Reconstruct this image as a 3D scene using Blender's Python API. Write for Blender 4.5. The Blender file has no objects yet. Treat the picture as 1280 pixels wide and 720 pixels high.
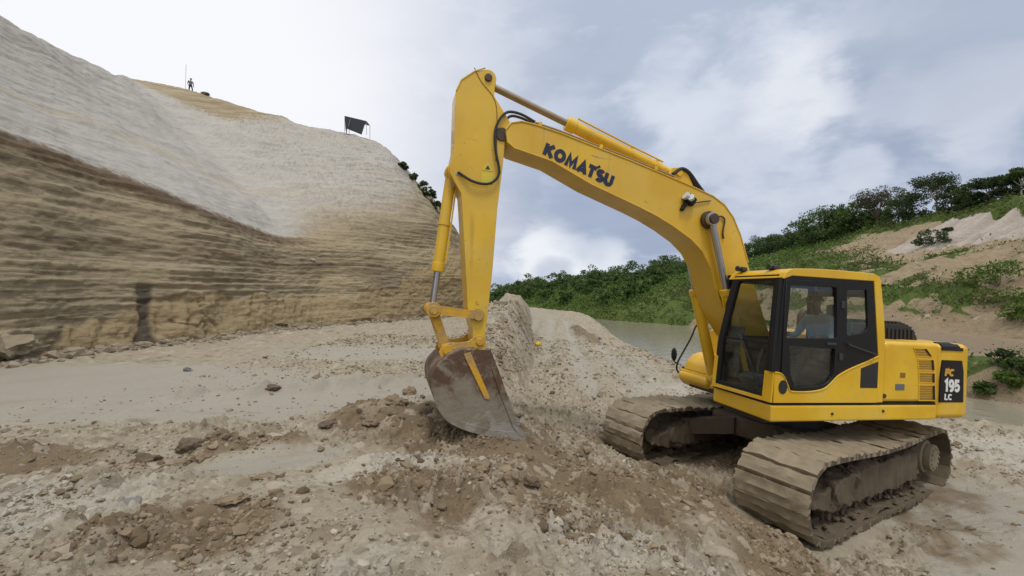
import bpy, bmesh, math, random
import numpy as np
from mathutils import Vector, Matrix, Euler

R_ = math.radians
scene = bpy.context.scene
COL = scene.collection
random.seed(7)

# ---------------------------------------------------------------- camera, world, sun, exposure
CZ = 2.85                       # camera height over the ground under the machine
cam_d = bpy.data.cameras.new("camera")
cam_d.sensor_width = 36.0
cam_d.lens = 36.0 * 543.0 / 1280.0
cam_d.clip_end = 6000.0
cam_d.clip_start = 0.05
cam = bpy.data.objects.new("camera", cam_d)
cam.location = (0, 0, CZ)
cam.rotation_euler = (R_(90.53), 0, 0)
COL.objects.link(cam)
scene.camera = cam

scene.view_settings.view_transform = 'Standard'
scene.view_settings.look = 'None'
scene.view_settings.gamma = 1.0
scene.view_settings.exposure = 0.03
scene.view_settings.use_curve_mapping = False

SUN_EL, SUN_AZ = 68.0, 160.0    # azimuth: compass style, 0 = +Y, 90 = +X
sun_d = bpy.data.lights.new("sun", 'SUN')
sun_d.energy = 1.45
sun_d.angle = R_(12)
sun_d.color = (1.0, 0.975, 0.93)
sun = bpy.data.objects.new("sun", sun_d)
a, e = R_(SUN_AZ), R_(SUN_EL)
to_sun = Vector((math.sin(a) * math.cos(e), math.cos(a) * math.cos(e), math.sin(e)))
sun.rotation_euler = (-to_sun).to_track_quat('-Z', 'Y').to_euler()
sun.location = (0, 0, 60)
COL.objects.link(sun)


class NT:
    """small helper round a node tree"""
    def __init__(s, tree):
        s.t = tree

    def n(s, kind, **kw):
        nd = s.t.nodes.new(kind)
        for k, v in kw.items():
            if k.startswith('i_'):
                key = k[2:]
                key = int(key) if key.isdigit() else key.replace('_', ' ')
                s.put(nd.inputs[key], v)
            else:
                setattr(nd, k, v)
        return nd

    def put(s, sock, v):
        if isinstance(v, bpy.types.NodeSocket):
            s.t.links.new(v, sock)
        elif isinstance(v, (tuple, list)) and len(v) == 3 and sock.type == 'RGBA':
            sock.default_value = (*v, 1)
        else:
            sock.default_value = v

    def math(s, op, a, b=0.0, c=None, clamp=False):
        nd = s.n('ShaderNodeMath', operation=op, use_clamp=clamp)
        s.put(nd.inputs[0], a); s.put(nd.inputs[1], b)
        if c is not None: s.put(nd.inputs[2], c)
        return nd.outputs[0]

    def mix(s, f, a, b, mode='MIX'):
        nd = s.n('ShaderNodeMix', data_type='RGBA', blend_type=mode)
        s.put(nd.inputs[0], f); s.put(nd.inputs[6], a); s.put(nd.inputs[7], b)
        return nd.outputs[2]

    def noise(s, vec, scale, detail=6, rough=0.6, dist=0.0):
        nd = s.n('ShaderNodeTexNoise')
        s.put(nd.inputs['Vector'], vec); nd.inputs['Scale'].default_value = scale
        nd.inputs['Detail'].default_value = detail; nd.inputs['Roughness'].default_value = rough
        nd.inputs['Distortion'].default_value = dist
        return nd.outputs['Fac']

    def step(s, v, lo, hi):
        nd = s.n('ShaderNodeMapRange', interpolation_type='SMOOTHSTEP')
        s.put(nd.inputs[0], v); s.put(nd.inputs[1], lo); s.put(nd.inputs[2], hi)
        return nd.outputs[0]

    def scale(s, vec, sx, sy, sz):
        nd = s.n('ShaderNodeVectorMath', operation='MULTIPLY')
        s.put(nd.inputs[0], vec); nd.inputs[1].default_value = (sx, sy, sz)
        return nd.outputs[0]


def pxdir(px, py):
    v = Vector(((px - 640) / 543.0, 1.0, -(py - 365) / 543.0)).normalized()
    return (v.x, v.y, v.z)


world = bpy.data.worlds.new("World")
scene.world = world
world.use_nodes = True
wt = NT(world.node_tree)
world.node_tree.nodes.clear()
w_out = wt.n('ShaderNodeOutputWorld')
bg = wt.n('ShaderNodeBackground'); bg.inputs['Strength'].default_value = 0.1
world.node_tree.links.new(bg.outputs[0], w_out.inputs[0])
sky = wt.n('ShaderNodeTexSky', sky_type='NISHITA', sun_disc=False)
sky.sun_elevation = R_(SUN_EL); sky.sun_rotation = R_(SUN_AZ)
sky.air_density = 1.0; sky.dust_density = 1.5; sky.ozone_density = 1.5
gen = wt.n('ShaderNodeTexCoord').outputs['Generated']
sep = wt.n('ShaderNodeSeparateXYZ'); wt.put(sep.inputs[0], gen)
up = wt.math('MAXIMUM', sep.outputs[2], 0.0)
den = wt.math('ADD', up, 0.16)
cmb = wt.n('ShaderNodeCombineXYZ')
wt.put(cmb.inputs[0], wt.math('DIVIDE', sep.outputs[0], den))
wt.put(cmb.inputs[1], wt.math('DIVIDE', sep.outputs[1], den))
wt.put(cmb.inputs[2], wt.math('MULTIPLY', up, 1.2))
cl = cmb.outputs[0]
n1 = wt.noise(cl, 0.75, 8, 0.56, 0.35)
n2 = wt.noise(cl, 1.9, 8, 0.6, 0.25)
n3 = wt.noise(cl, 0.42, 4, 0.5, 0.2)
nP = wt.noise(wt.scale(gen, 1, 1, 1.7), 5.2, 9, 0.56, 0.25)
nQ = wt.noise(wt.scale(gen, 1, 1, 2.4), 11.0, 8, 0.6, 0.2)


def blob(px, py, inner, outer):
    """soft cloud bank round a direction of the sky, its edge broken by noise"""
    d = wt.n('ShaderNodeVectorMath', operation='DOT_PRODUCT')
    wt.put(d.inputs[0], gen); d.inputs[1].default_value = pxdir(px, py)
    edge = wt.math('ADD', d.outputs['Value'], wt.math('MULTIPLY', wt.math('SUBTRACT', wt.math('ADD', wt.math('MULTIPLY', nP, 0.75), wt.math('MULTIPLY', nQ, 0.25)), 0.5), (math.cos(R_(inner)) - math.cos(R_(outer))) * 3.4))
    return wt.step(edge, math.cos(R_(outer)), math.cos(R_(inner)))


# heavy blue-grey stratus, brighter veil towards the left, white cumulus heads
base = wt.mix(wt.step(n1, 0.36, 0.68), (3.4, 4.05, 5.5), (4.5, 5.15, 6.45))
base = wt.mix(wt.math('MULTIPLY', wt.step(nP, 0.50, 0.66), 0.42), base, (6.2, 6.8, 7.9))
base = wt.mix(wt.math('MULTIPLY', wt.step(nQ, 0.55, 0.68), 0.18), base, (7.2, 7.7, 8.6))
veil = wt.step(wt.math('ADD', wt.math('MULTIPLY', sep.outputs[0], -1.0), wt.math('MULTIPLY', wt.math('SUBTRACT', n3, 0.5), 0.55)), -0.15, 0.42)
base = wt.mix(veil, base, (9.2, 9.3, 9.7))
for (px, py, i, o, col, k) in (
        (930, 165, 3, 13, (6.6, 7.1, 8.1), 0.75),
        (1000, 120, 1, 6, (7.9, 8.2, 8.8), 0.8),
        (850, 110, 1, 7, (7.0, 7.5, 8.4), 0.6),
        (690, 322, 2, 6, (8.8, 9.1, 9.5), 0.9),
        (760, 326, 1, 4, (8.2, 8.6, 9.2), 0.8),
        (690, 346, 0.5, 3.2, (4.9, 5.5, 6.7), 0.75),
        (1215, 118, 1, 5.5, (6.4, 6.8, 7.7), 0.7),
        (1120, 130, 1, 4, (6.0, 6.5, 7.5), 0.6),
        (1075, 205, 0.7, 3, (6.2, 6.7, 7.7), 0.7),
        (985, 255, 1, 5, (6.2, 6.7, 7.7), 0.65),
        (1240, 172, 0.7, 3, (6.0, 6.5, 7.5), 0.6),
        (1180, 40, 2, 9, (4.5, 5.1, 6.2), 0.5),
        (740, 255, 2, 8, (3.9, 4.6, 6.1), 0.5)):
    base = wt.mix(wt.math('MULTIPLY', blob(px, py, i, o), k), base, col)
# unseen bright patch added to the sky round the sun, as frontal fill
sd_ = wt.n('ShaderNodeVectorMath', operation='DOT_PRODUCT')
wt.put(sd_.inputs[0], gen); sd_.inputs[1].default_value = tuple(to_sun)
base = wt.mix(wt.math('MULTIPLY', wt.step(sd_.outputs['Value'], 0.45, 1.0), 0.9), base, (13.5, 13.1, 12.4))
# a little clear sky shows through the thinnest places
gap = wt.math('MULTIPLY', wt.step(n1, 0.42, 0.3), 0.25)
colr = wt.mix(gap, base, sky.outputs[0])
wt.put(bg.inputs['Color'], colr)

# ---------------------------------------------------------------- noise in numpy
_rng = np.random.RandomState(3)
_P = np.concatenate([_rng.permutation(256)] * 3)
_G3 = _rng.normal(size=(256, 3)); _G3 /= np.linalg.norm(_G3, axis=1)[:, None]


def perlin(x, y, z=0.0):
    x, y, z = np.broadcast_arrays(np.asarray(x, float), np.asarray(y, float), np.asarray(z, float))
    xi, yi, zi = np.floor(x).astype(int), np.floor(y).astype(int), np.floor(z).astype(int)
    xf, yf, zf = x - xi, y - yi, z - zi
    u, v, w = [t * t * t * (t * (t * 6 - 15) + 10) for t in (xf, yf, zf)]
    r = 0
    for dx in (0, 1):
        for dy in (0, 1):
            for dz in (0, 1):
                g = _G3[_P[_P[_P[(xi + dx) & 255] + ((yi + dy) & 255)] + ((zi + dz) & 255)]]
                d = g[..., 0] * (xf - dx) + g[..., 1] * (yf - dy) + g[..., 2] * (zf - dz)
                r = r + d * (u if dx else 1 - u) * (v if dy else 1 - v) * (w if dz else 1 - w)
    return r * 1.5


def fbm(x, y, z=0.0, oct=4, gain=0.5):
    s, a_, f = 0, 1.0, 1.0
    for k in range(oct):
        s = s + a_ * perlin(np.asarray(x) * f + 17.3 * k, np.asarray(y) * f - 9.1 * k, np.asarray(z) * f)
        a_ *= gain; f *= 2.03
    return s


def sstep(v, lo, hi):
    t = np.clip((v - lo) / (hi - lo), 0, 1)
    return t * t * (3 - 2 * t)


# ---------------------------------------------------------------- object helpers
def tag(o, label=None, cat=None, group=None, kind=None):
    if label: o['label'] = label
    if cat: o['category'] = cat
    if group: o['group'] = group
    if kind: o['kind'] = kind
    return o


def mesh_np(name, verts, faces, mat=None, smooth=True, attrs=None, parent=None):
    """mesh from numpy arrays; faces is (n,3) or (n,4)"""
    me = bpy.data.meshes.new(name)
    verts = np.asarray(verts, np.float32); faces = np.asarray(faces, np.int32)
    k = faces.shape[1]
    me.vertices.add(len(verts)); me.vertices.foreach_set('co', verts.ravel())
    me.loops.add(faces.size); me.loops.foreach_set('vertex_index', faces.ravel())
    me.polygons.add(len(faces))
    me.polygons.foreach_set('loop_start', np.arange(0, faces.size, k, dtype=np.int32))
    me.polygons.foreach_set('loop_total', np.full(len(faces), k, np.int32))
    me.polygons.foreach_set('use_smooth', np.full(len(faces), smooth, bool))
    me.update(calc_edges=True)
    for an, av in (attrs or {}).items():
        at = me.attributes.new(an, 'FLOAT', 'POINT')
        at.data.foreach_set('value', np.asarray(av, np.float32).ravel())
    if mat: me.materials.append(mat)
    o = bpy.data.objects.new(name, me)
    COL.objects.link(o)
    if parent: o.parent = parent
    return o


def grid_faces(nu, nv):
    i = np.arange(nu * nv).reshape(nu, nv)
    return np.stack([i[:-1, :-1], i[1:, :-1], i[1:, 1:], i[:-1, 1:]], -1).reshape(-1, 4)


def empty(name, loc=(0, 0, 0), rot=(0, 0, 0), parent=None):
    o = bpy.data.objects.new(name, None)
    o.location = loc; o.rotation_euler = rot
    o.empty_display_size = 0.2
    COL.objects.link(o)
    if parent: o.parent = parent
    return o


class MB:
    """collects shapes, then links them as ONE mesh object"""
    def __init__(s):
        s.bm = bmesh.new()

    def box(s, c, size, rot=None, bev=0.0):
        sub = bmesh.new()
        bmesh.ops.create_cube(sub, size=1)
        bmesh.ops.scale(sub, vec=size, verts=sub.verts)
        if bev: bmesh.ops.bevel(sub, geom=sub.edges[:], offset=bev, segments=2, affect='EDGES', profile=0.5)
        m = Matrix.Translation(c)
        if rot is not None: m = m @ Euler(rot).to_matrix().to_4x4()
        bmesh.ops.transform(sub, matrix=m, verts=sub.verts)
        s._add(sub); return s

    def _add(s, sub):
        me = bpy.data.meshes.new('tmp'); sub.to_mesh(me); sub.free()
        s.bm.from_mesh(me); bpy.data.meshes.remove(me)

    def prism(s, pts, y0, y1, bev=0.0, seg=2):
        """outline in x,z extruded along y"""
        sub = bmesh.new()
        a_ = [sub.verts.new((x, y0, z)) for x, z in pts]
        f = sub.faces.new(a_)
        r = bmesh.ops.extrude_face_region(sub, geom=[f])
        vs = [v for v in r['geom'] if isinstance(v, bmesh.types.BMVert)]
        bmesh.ops.translate(sub, vec=(0, y1 - y0, 0), verts=vs)
        bmesh.ops.recalc_face_normals(sub, faces=sub.faces[:])
        if bev:
            ed = [e_ for e_ in sub.edges if len(e_.link_faces) == 2 and e_.calc_face_angle(0) > 0.35]
            bmesh.ops.bevel(sub, geom=ed, offset=bev, segments=seg, affect='EDGES', profile=0.5)
        s._add(sub); return s

    def prism_z(s, pts, z0, z1, bev=0.0, seg=2):
        """outline in x,y extruded along z"""
        sub = bmesh.new()
        f = sub.faces.new([sub.verts.new((x, y, z0)) for x, y in pts])
        r = bmesh.ops.extrude_face_region(sub, geom=[f])
        bmesh.ops.translate(sub, vec=(0, 0, z1 - z0), verts=[v for v in r['geom'] if isinstance(v, bmesh.types.BMVert)])
        bmesh.ops.recalc_face_normals(sub, faces=sub.faces[:])
        if bev:
            ed = [e_ for e_ in sub.edges if len(e_.link_faces) == 2 and e_.calc_face_angle(0) > 0.35]
            bmesh.ops.bevel(sub, geom=ed, offset=bev, segments=seg, affect='EDGES', profile=0.5)
        s._add(sub); return s

    def ring_prism(s, outer, inner, y0, y1):
        """frame between two outlines with the same number of points"""
        sub = bmesh.new(); n = len(outer)
        L = []
        for pts, y in ((outer, y0), (inner, y0), (outer, y1), (inner, y1)):
            L.append([sub.verts.new((x, y, z)) for x, z in pts])
        for i in range(n):
            j = (i + 1) % n
            sub.faces.new((L[0][i], L[0][j], L[1][j], L[1][i]))
            sub.faces.new((L[2][i], L[3][i], L[3][j], L[2][j]))
            sub.faces.new((L[0][i], L[2][i], L[2][j], L[0][j]))
            sub.faces.new((L[1][i], L[1][j], L[3][j], L[3][i]))
        bmesh.ops.recalc_face_normals(sub, faces=sub.faces[:])
        s._add(sub); return s

    def quadbox(s, p, th):
        """slab: four corner points and a thickness vector"""
        sub = bmesh.new(); th = Vector(th)
        a_ = [sub.verts.new(Vector(q)) for q in p]; b_ = [sub.verts.new(Vector(q) + th) for q in p]
        n = len(p)
        sub.faces.new(a_); sub.faces.new(b_[::-1])
        for i in range(n):
            j = (i + 1) % n
            sub.faces.new((a_[i], b_[i], b_[j], a_[j]))
        bmesh.ops.recalc_face_normals(sub, faces=sub.faces[:])
        s._add(sub); return s

    def cyl(s, p0, p1, r0, r1=None, seg=20, caps=True, bev=0.0):
        p0, p1 = Vector(p0), Vector(p1); d = p1 - p0
        sub = bmesh.new()
        bmesh.ops.create_cone(sub, cap_ends=caps, segments=seg, radius1=r0, radius2=r0 if r1 is None else r1, depth=d.length)
        if bev:
            ed = [e_ for e_ in sub.edges if len(e_.link_faces) == 2 and e_.calc_face_angle(0) > 1.0]
            bmesh.ops.bevel(sub, geom=ed, offset=bev, segments=2, affect='EDGES', profile=0.5)
        m = Matrix.Translation((p0 + p1) / 2) @ d.to_track_quat('Z', 'Y').to_matrix().to_4x4()
        bmesh.ops.transform(sub, matrix=m, verts=sub.verts)
        s._add(sub); return s

    def tube(s, pts, r, seg=8, smooth=4):
        P = [Vector([float(q) for q in p]) for p in pts]
        rr = [float(q) for q in r] if isinstance(r, (list, tuple)) else [float(r)] * len(P)
        if smooth > 1 and len(P) > 2:
            Q, q = [], []
            for i in range(len(P) - 1):
                p0, p1, p2, p3 = P[max(i - 1, 0)], P[i], P[i + 1], P[min(i + 2, len(P) - 1)]
                for k in range(smooth):
                    t = k / smooth
                    Q.append(0.5 * ((2 * p1) + (p2 - p0) * t + (2 * p0 - 5 * p1 + 4 * p2 - p3) * t * t + (3 * p1 - p0 - 3 * p2 + p3) * t ** 3))
                    q.append(rr[i] * (1 - t) + rr[i + 1] * t)
            Q.append(P[-1]); q.append(rr[-1]); P, rr = Q, q
        bm = s.bm; rings = []
        up_ = Vector((0.13, 0.21, 0.97))
        for i, p in enumerate(P):
            d = (P[min(i + 1, len(P) - 1)] - P[max(i - 1, 0)]).normalized()
            a_ = d.cross(up_)
            if a_.length < 0.05: a_ = d.cross(Vector((1, 0, 0)))
            a_.normalize(); b_ = d.cross(a_)
            up_ = a_.cross(d) if a_.cross(d).length > 0.1 else up_
            rings.append([bm.verts.new(p + rr[i] * (math.cos(t) * a_ + math.sin(t) * b_)) for t in [2 * math.pi * k / seg for k in range(seg)]])
        for A, B in zip(rings, rings[1:]):
            for k in range(seg):
                bm.faces.new((A[k], A[(k + 1) % seg], B[(k + 1) % seg], B[k]))
        bm.faces.new(rings[0][::-1]); bm.faces.new(rings[-1])
        return s

    def ball(s, c, r, sub=2, sc=(1, 1, 1)):
        b = bmesh.new(); bmesh.ops.create_icosphere(b, subdivisions=sub, radius=r)
        bmesh.ops.scale(b, vec=sc, verts=b.verts); bmesh.ops.translate(b, vec=c, verts=b.verts)
        s._add(b); return s

    def xf(s, m):
        bmesh.ops.transform(s.bm, matrix=m, verts=s.bm.verts); return s

    def rough(s, amp, scale, seed=0.0):
        co = np.array([v.co[:] for v in s.bm.verts])
        s.bm.normal_update()
        no = np.array([v.normal[:] for v in s.bm.verts])
        d = fbm(co[:, 0] * scale + seed, co[:, 1] * scale, co[:, 2] * scale, 3) * amp
        for v, p in zip(s.bm.verts, co + no * d[:, None]): v.co = p
        return s

    def subdivide(s, maxlen):
        for _ in range(6):
            ed = [e_ for e_ in s.bm.edges if e_.calc_length() > maxlen]
            if not ed: break
            bmesh.ops.subdivide_edges(s.bm, edges=ed, cuts=1, use_grid_fill=True)
        bmesh.ops.triangulate(s.bm, faces=[f for f in s.bm.faces if len(f.verts) > 4])
        return s

    def build(s, name, mat, parent=None, smooth=False, sharp=35):
        me = bpy.data.meshes.new(name)
        s.bm.normal_update()
        s.bm.to_mesh(me); s.bm.free()
        if mat is not None: me.materials.append(mat)
        if smooth:
            me.polygons.foreach_set('use_smooth', [True] * len(me.polygons))
            me.set_sharp_from_angle(angle=R_(sharp))
        o = bpy.data.objects.new(name, me)
        if smooth:
            wn = o.modifiers.new('normals', 'WEIGHTED_NORMAL'); wn.weight = 90; wn.keep_sharp = True
        COL.objects.link(o)
        if parent: o.parent = parent
        return o


# ---------------------------------------------------------------- materials
M = {}


def new_mat(name):
    m = bpy.data.materials.new(name); m.use_nodes = True
    t = NT(m.node_tree)
    b = m.node_tree.nodes['Principled BSDF']
    M[name] = m
    return m, t, b


def bump(t, b, h, strength, dist):
    nd = t.n('ShaderNodeBump'); nd.inputs['Strength'].default_value = strength; nd.inputs['Distance'].default_value = dist
    t.put(nd.inputs['Height'], h); t.put(b.inputs['Normal'], nd.outputs[0])


def simple(name, col, rough=0.5, metal=0.0, var=0.15, scale=8.0, bmp=0.0, dirt=None, dirt_amt=0.0):
    m, t, b = new_mat(name)
    co = t.n('ShaderNodeTexCoord').outputs['Object']
    n = t.noise(co, scale, 5, 0.6)
    c = t.mix(n, tuple(x * (1 - var) for x in col), tuple(min(1, x * (1 + var)) for x in col))
    r = rough
    if dirt:
        k = t.math('MULTIPLY', t.step(t.noise(co, scale * 0.35, 7, 0.65), 0.62 - dirt_amt, 0.75), min(1, dirt_amt * 3))
        c = t.mix(k, c, dirt)
        r = t.math('ADD', t.math('MULTIPLY', k, 0.4), rough, clamp=True)
    t.put(b.inputs['Base Color'], c); t.put(b.inputs['Roughness'], r)
    b.inputs['Metallic'].default_value = metal
    if bmp: bump(t, b, t.noise(co, scale * 4, 4, 0.6), bmp, 0.01)
    return m


def yellow_paint(name='yellow_paint', film=0.0):
    m, t, b = new_mat(name)
    co = t.n('ShaderNodeTexCoord').outputs['Object']
    big = t.noise(co, 1.1, 4, 0.55); fine = t.noise(co, 9, 6, 0.65)
    c = t.mix(t.step(big, 0.38, 0.64), (0.66, 0.382, 0.010), (0.755, 0.468, 0.016))
    c = t.mix(t.math('MULTIPLY', t.step(t.noise(co, 0.7, 3, 0.5, 0.6), 0.52, 0.66), 0.35), c, (0.72, 0.52, 0.085))
    if film: c = t.mix(film, c, (0.42, 0.29, 0.06))
    # thin film of dust, small scuffs, drips that run down the plates
    dust = t.math('MULTIPLY', t.step(t.noise(co, 2.3, 8, 0.7), 0.48, 0.72), 0.34)
    c = t.mix(dust, c, (0.50, 0.38, 0.15))
    drip = t.step(t.noise(t.scale(co, 9, 9, 0.8), 1.0, 5, 0.6), 0.62, 0.74)
    c = t.mix(t.math('MULTIPLY', drip, 0.42), c, (0.34, 0.20, 0.04))
    sc = t.math('MULTIPLY', t.step(t.noise(co, 13, 4, 0.7, 1.8), 0.655, 0.70), t.step(t.noise(co, 1.4, 2), 0.46, 0.58))
    c = t.mix(t.math('MULTIPLY', sc, 0.7), c, (0.12, 0.08, 0.04))
    spl = t.math('MULTIPLY', t.step(t.noise(co, 26, 4, 0.6), 0.66, 0.70), t.step(t.noise(co, 1.9, 4, 0.6), 0.47, 0.60))
    c = t.mix(t.math('MULTIPLY', spl, 0.85), c, (0.21, 0.155, 0.095))
    scr = t.math('MULTIPLY', t.step(t.noise(t.scale(co, 3.0, 3.0, 26), 1.0, 3, 0.5, 0.3), 0.69, 0.72), t.step(t.noise(co, 1.1, 3), 0.5, 0.6))
    c = t.mix(t.math('MULTIPLY', scr, 0.55), c, (0.19, 0.12, 0.06))
    t.put(b.inputs['Base Color'], c)
    t.put(b.inputs['Roughness'], t.math('ADD', 0.36, t.math('MULTIPLY', dust, 0.8)))
    b.inputs['Coat Weight'].default_value = 0.15
    bump(t, b, fine, 0.06, 0.01)
    return m


def muddy_paint():
    """the same paint on the digging end: mud smeared over it, bare scratches"""
    m, t, b = new_mat('muddy_paint')
    co = t.n('ShaderNodeTexCoord').outputs['Object']
    nB = t.noise(co, 5, 8, 0.68, 0.4); nC = t.noise(co, 21, 6, 0.66)
    c = t.mix(t.noise(co, 1.1, 4), (0.55, 0.29, 0.015), (0.64, 0.37, 0.025))
    k = t.step(nB, 0.44, 0.62)
    c = t.mix(t.math('MULTIPLY', k, 0.75), c, t.mix(nC, (0.24, 0.16, 0.08), (0.37, 0.28, 0.17)))
    c = t.mix(t.math('MULTIPLY', t.step(nC, 0.62, 0.7), 0.7), c, (0.10, 0.06, 0.035))
    t.put(b.inputs['Base Color'], c); t.put(b.inputs['Roughness'], t.math('ADD', 0.5, t.math('MULTIPLY', k, 0.4)))
    bump(t, b, t.math('ADD', nB, nC), 0.35, 0.012)


def soil_mat(name, kind):
    """bare earth; per-vertex soil attributes say what lies where"""
    m, t, b = new_mat(name)
    co = t.n('ShaderNodeTexCoord').outputs['Object']
    def at(n_):
        return t.n('ShaderNodeAttribute', attribute_name=n_).outputs['Fac']
    nA = t.noise(co, 0.5, 8, 0.62, 0.3); nB = t.noise(co, 3.2, 9, 0.68, 0.2); nC = t.noise(co, 17, 7, 0.66); nD = t.noise(co, 70, 5, 0.65)
    if kind == 'ground':
        pale = t.mix(nB, (0.225, 0.19, 0.132), (0.385, 0.34, 0.258))
        grey = t.mix(nA, (0.275, 0.25, 0.203), (0.37, 0.34, 0.283))
        brown = t.mix(nB, (0.118, 0.086, 0.051), (0.245, 0.186, 0.118))
        chalk = t.mix(nC, (0.27, 0.238, 0.187), (0.49, 0.455, 0.388))
        c = t.mix(t.step(t.math('ADD', at('flat'), t.math('MULTIPLY', t.math('SUBTRACT', nB, 0.5), 0.5)), 0.35, 0.65), pale, grey)
        c = t.mix(t.step(t.math('ADD', at('soil'), t.math('MULTIPLY', t.math('SUBTRACT', nB, 0.5), 0.9)), 0.3, 0.75), c, brown)
        c = t.mix(t.step(t.math('ADD', at('chalk'), t.math('MULTIPLY', t.math('SUBTRACT', nC, 0.5), 0.8)), 0.35, 0.8), c, chalk)
        # every clod has dried to a shade of its own
        c = t.mix(t.math('MULTIPLY', t.step(at('clod'), 0.62, 0.95), 0.45), c, (0.46, 0.405, 0.32))
        c = t.mix(t.math('MULTIPLY', t.step(at('clod'), 0.36, 0.05), 0.55), c, (0.14, 0.10, 0.062))
        # grains: scattered pale grit and dark crumbs, broad stains
        c = t.mix(t.math('MULTIPLY', t.step(nD, 0.6, 0.72), 0.35), c, (0.52, 0.47, 0.39))
        c = t.mix(t.math('MULTIPLY', t.step(nD, 0.40, 0.3), 0.45), c, (0.12, 0.088, 0.058))
        c = t.mix(t.math('MULTIPLY', t.step(nA, 0.55, 0.72), 0.4), c, t.mix(nC, (0.19, 0.142, 0.088), (0.29, 0.228, 0.145)))
        hgt = t.math('ADD', t.math('MULTIPLY', nC, 0.7), t.math('MULTIPLY', nD, 0.35))
        wet = at('flat')
        bump(t, b, hgt, 0.9, 0.04)
        t.put(b.inputs['Roughness'], t.math('SUBTRACT', 0.95, t.math('MULTIPLY', wet, 0.3)))
    elif kind == 'cliff':
        # strata: the bands follow the height, warped a little along the face
        sep_ = t.n('ShaderNodeSeparateXYZ'); t.put(sep_.inputs[0], co)
        hz = t.math('ADD', sep_.outputs[2], t.math('MULTIPLY', t.math('SUBTRACT', t.noise(t.scale(co, .05, .05, .05), 1.0, 3), 0.5), 1.6))
        cb = t.n('ShaderNodeCombineXYZ')
        t.put(cb.inputs[0], t.math('MULTIPLY', sep_.outputs[1], 0.035)); t.put(cb.inputs[1], t.math('MULTIPLY', sep_.outputs[0], 0.035)); t.put(cb.inputs[2], hz)
        band = t.noise(cb.outputs[0], 0.9, 10, 0.75)
        fine = t.noise(cb.outputs[0], 6.5, 7, 0.72)
        L = t.math('ADD', at('layer'), t.math('MULTIPLY', t.math('SUBTRACT', nB, 0.5), t.math('ADD', 0.14, t.math('MULTIPLY', at('far'), 0.5))))
        sA = t.noise(t.scale(co, .14, .14, .7), 1.0, 7, .6, .3); sB = t.noise(t.scale(co, .16, .16, 3.4), 1.0, 8, .68, .3); sC = t.noise(t.scale(co, 1.1, 1.1, 5.0), 1.0, 7, .7, .2)
        brown = t.mix(t.step(band, 0.44, 0.54), (0.205, 0.164, 0.102), (0.325, 0.272, 0.175))
        brown = t.mix(t.math('MULTIPLY', t.step(fine, 0.53, 0.58), 0.38), brown, (0.145, 0.108, 0.07))
        brown = t.mix(t.math('MULTIPLY', t.step(fine, 0.44, 0.40), 0.45), brown, (0.40, 0.33, 0.22))
        brown = t.mix(t.math('MULTIPLY', t.step(sA, 0.48, 0.64), 0.65), brown, (0.335, 0.268, 0.168))
        brown = t.mix(t.math('MULTIPLY', t.step(sA, 0.44, 0.32), 0.4), brown, (0.19, 0.158, 0.118))
        brown = t.mix(t.math('MULTIPLY', t.step(sB, 0.53, 0.64), 0.35), brown, (0.15, 0.115, 0.072))
        brown = t.mix(t.math('MULTIPLY', t.step(sC, 0.55, 0.66), 0.5), brown, (0.41, 0.335, 0.22))
        brown = t.mix(t.math('MULTIPLY', t.step(sC, 0.43, 0.34), 0.5), brown, (0.10, 0.075, 0.05))
        ochre = t.mix(nB, (0.25, 0.185, 0.10), (0.37, 0.29, 0.17))
        brown = t.mix(t.step(t.math('ADD', at('ochre'), t.math('MULTIPLY', t.math('SUBTRACT', nB, 0.5), 0.4)), 0.4, 0.6), brown, ochre)
        pale = t.mix(nA, (0.375, 0.357, 0.322), (0.445, 0.425, 0.388))
        tvv = t.n('ShaderNodeCombineXYZ'); t.put(tvv.inputs[0], t.math('MULTIPLY', at('tu'), 1.5)); t.put(tvv.inputs[1], t.math('MULTIPLY', at('tv'), 13.0))
        cut = t.noise(tvv.outputs[0], 1.0, 7, 0.72)
        pale = t.mix(t.math('MULTIPLY', t.step(cut, 0.53, 0.60), 0.35), pale, (0.30, 0.28, 0.245))
        pale = t.mix(t.math('MULTIPLY', t.step(cut, 0.45, 0.40), 0.5), pale, (0.48, 0.45, 0.395))
        comb = t.noise(t.scale(co, 5.5, 5.5, .30), 1.0, 4, .6, .15)
        pale = t.mix(t.math('MULTIPLY', t.step(comb, 0.53, 0.57), t.math('ADD', .10, t.math('MULTIPLY', at('far'), .38))), pale, (0.27, 0.24, 0.20))
        pit = t.noise(co, 5.0, 5, .7)
        pale = t.mix(t.math('MULTIPLY', t.step(pit, 0.64, 0.68), .6), pale, (0.22, 0.19, 0.155))
        vert = t.noise(t.scale(co, 4.5, 1.1, 0.22), 1.0, 5, 0.62)
        pale = t.mix(t.math('MULTIPLY', t.step(vert, 0.48, 0.68), 0.35), pale, (0.25, 0.22, 0.18))
        pale = t.mix(t.math('MULTIPLY', t.step(band, 0.54, 0.66), 0.45), pale, (0.42, 0.355, 0.255))
        pale = t.mix(t.math('MULTIPLY', at('vein'), 0.6), pale, (0.42, 0.365, 0.265))
        pale = t.mix(t.math('MULTIPLY', t.step(nC, 0.56, 0.7), 0.3), pale, (0.22, 0.19, 0.155))
        top = t.mix(t.step(fine, 0.42, 0.62), (0.25, 0.20, 0.125), (0.40, 0.335, 0.225))
        tan = t.mix(sB, (0.26, 0.205, 0.135), (0.42, 0.35, 0.25))
        palef = t.mix(t.math('MULTIPLY', t.step(L, 1.0, 0.62), t.math('MULTIPLY', at('far'), 0.9)), pale, tan)
        c = t.mix(t.step(L, 0.46, t.math('ADD', 0.55, t.math('MULTIPLY', at('far'), 0.25))), brown, palef)
        c = t.mix(t.step(L, 1.42, 1.52), c, top)
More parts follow.
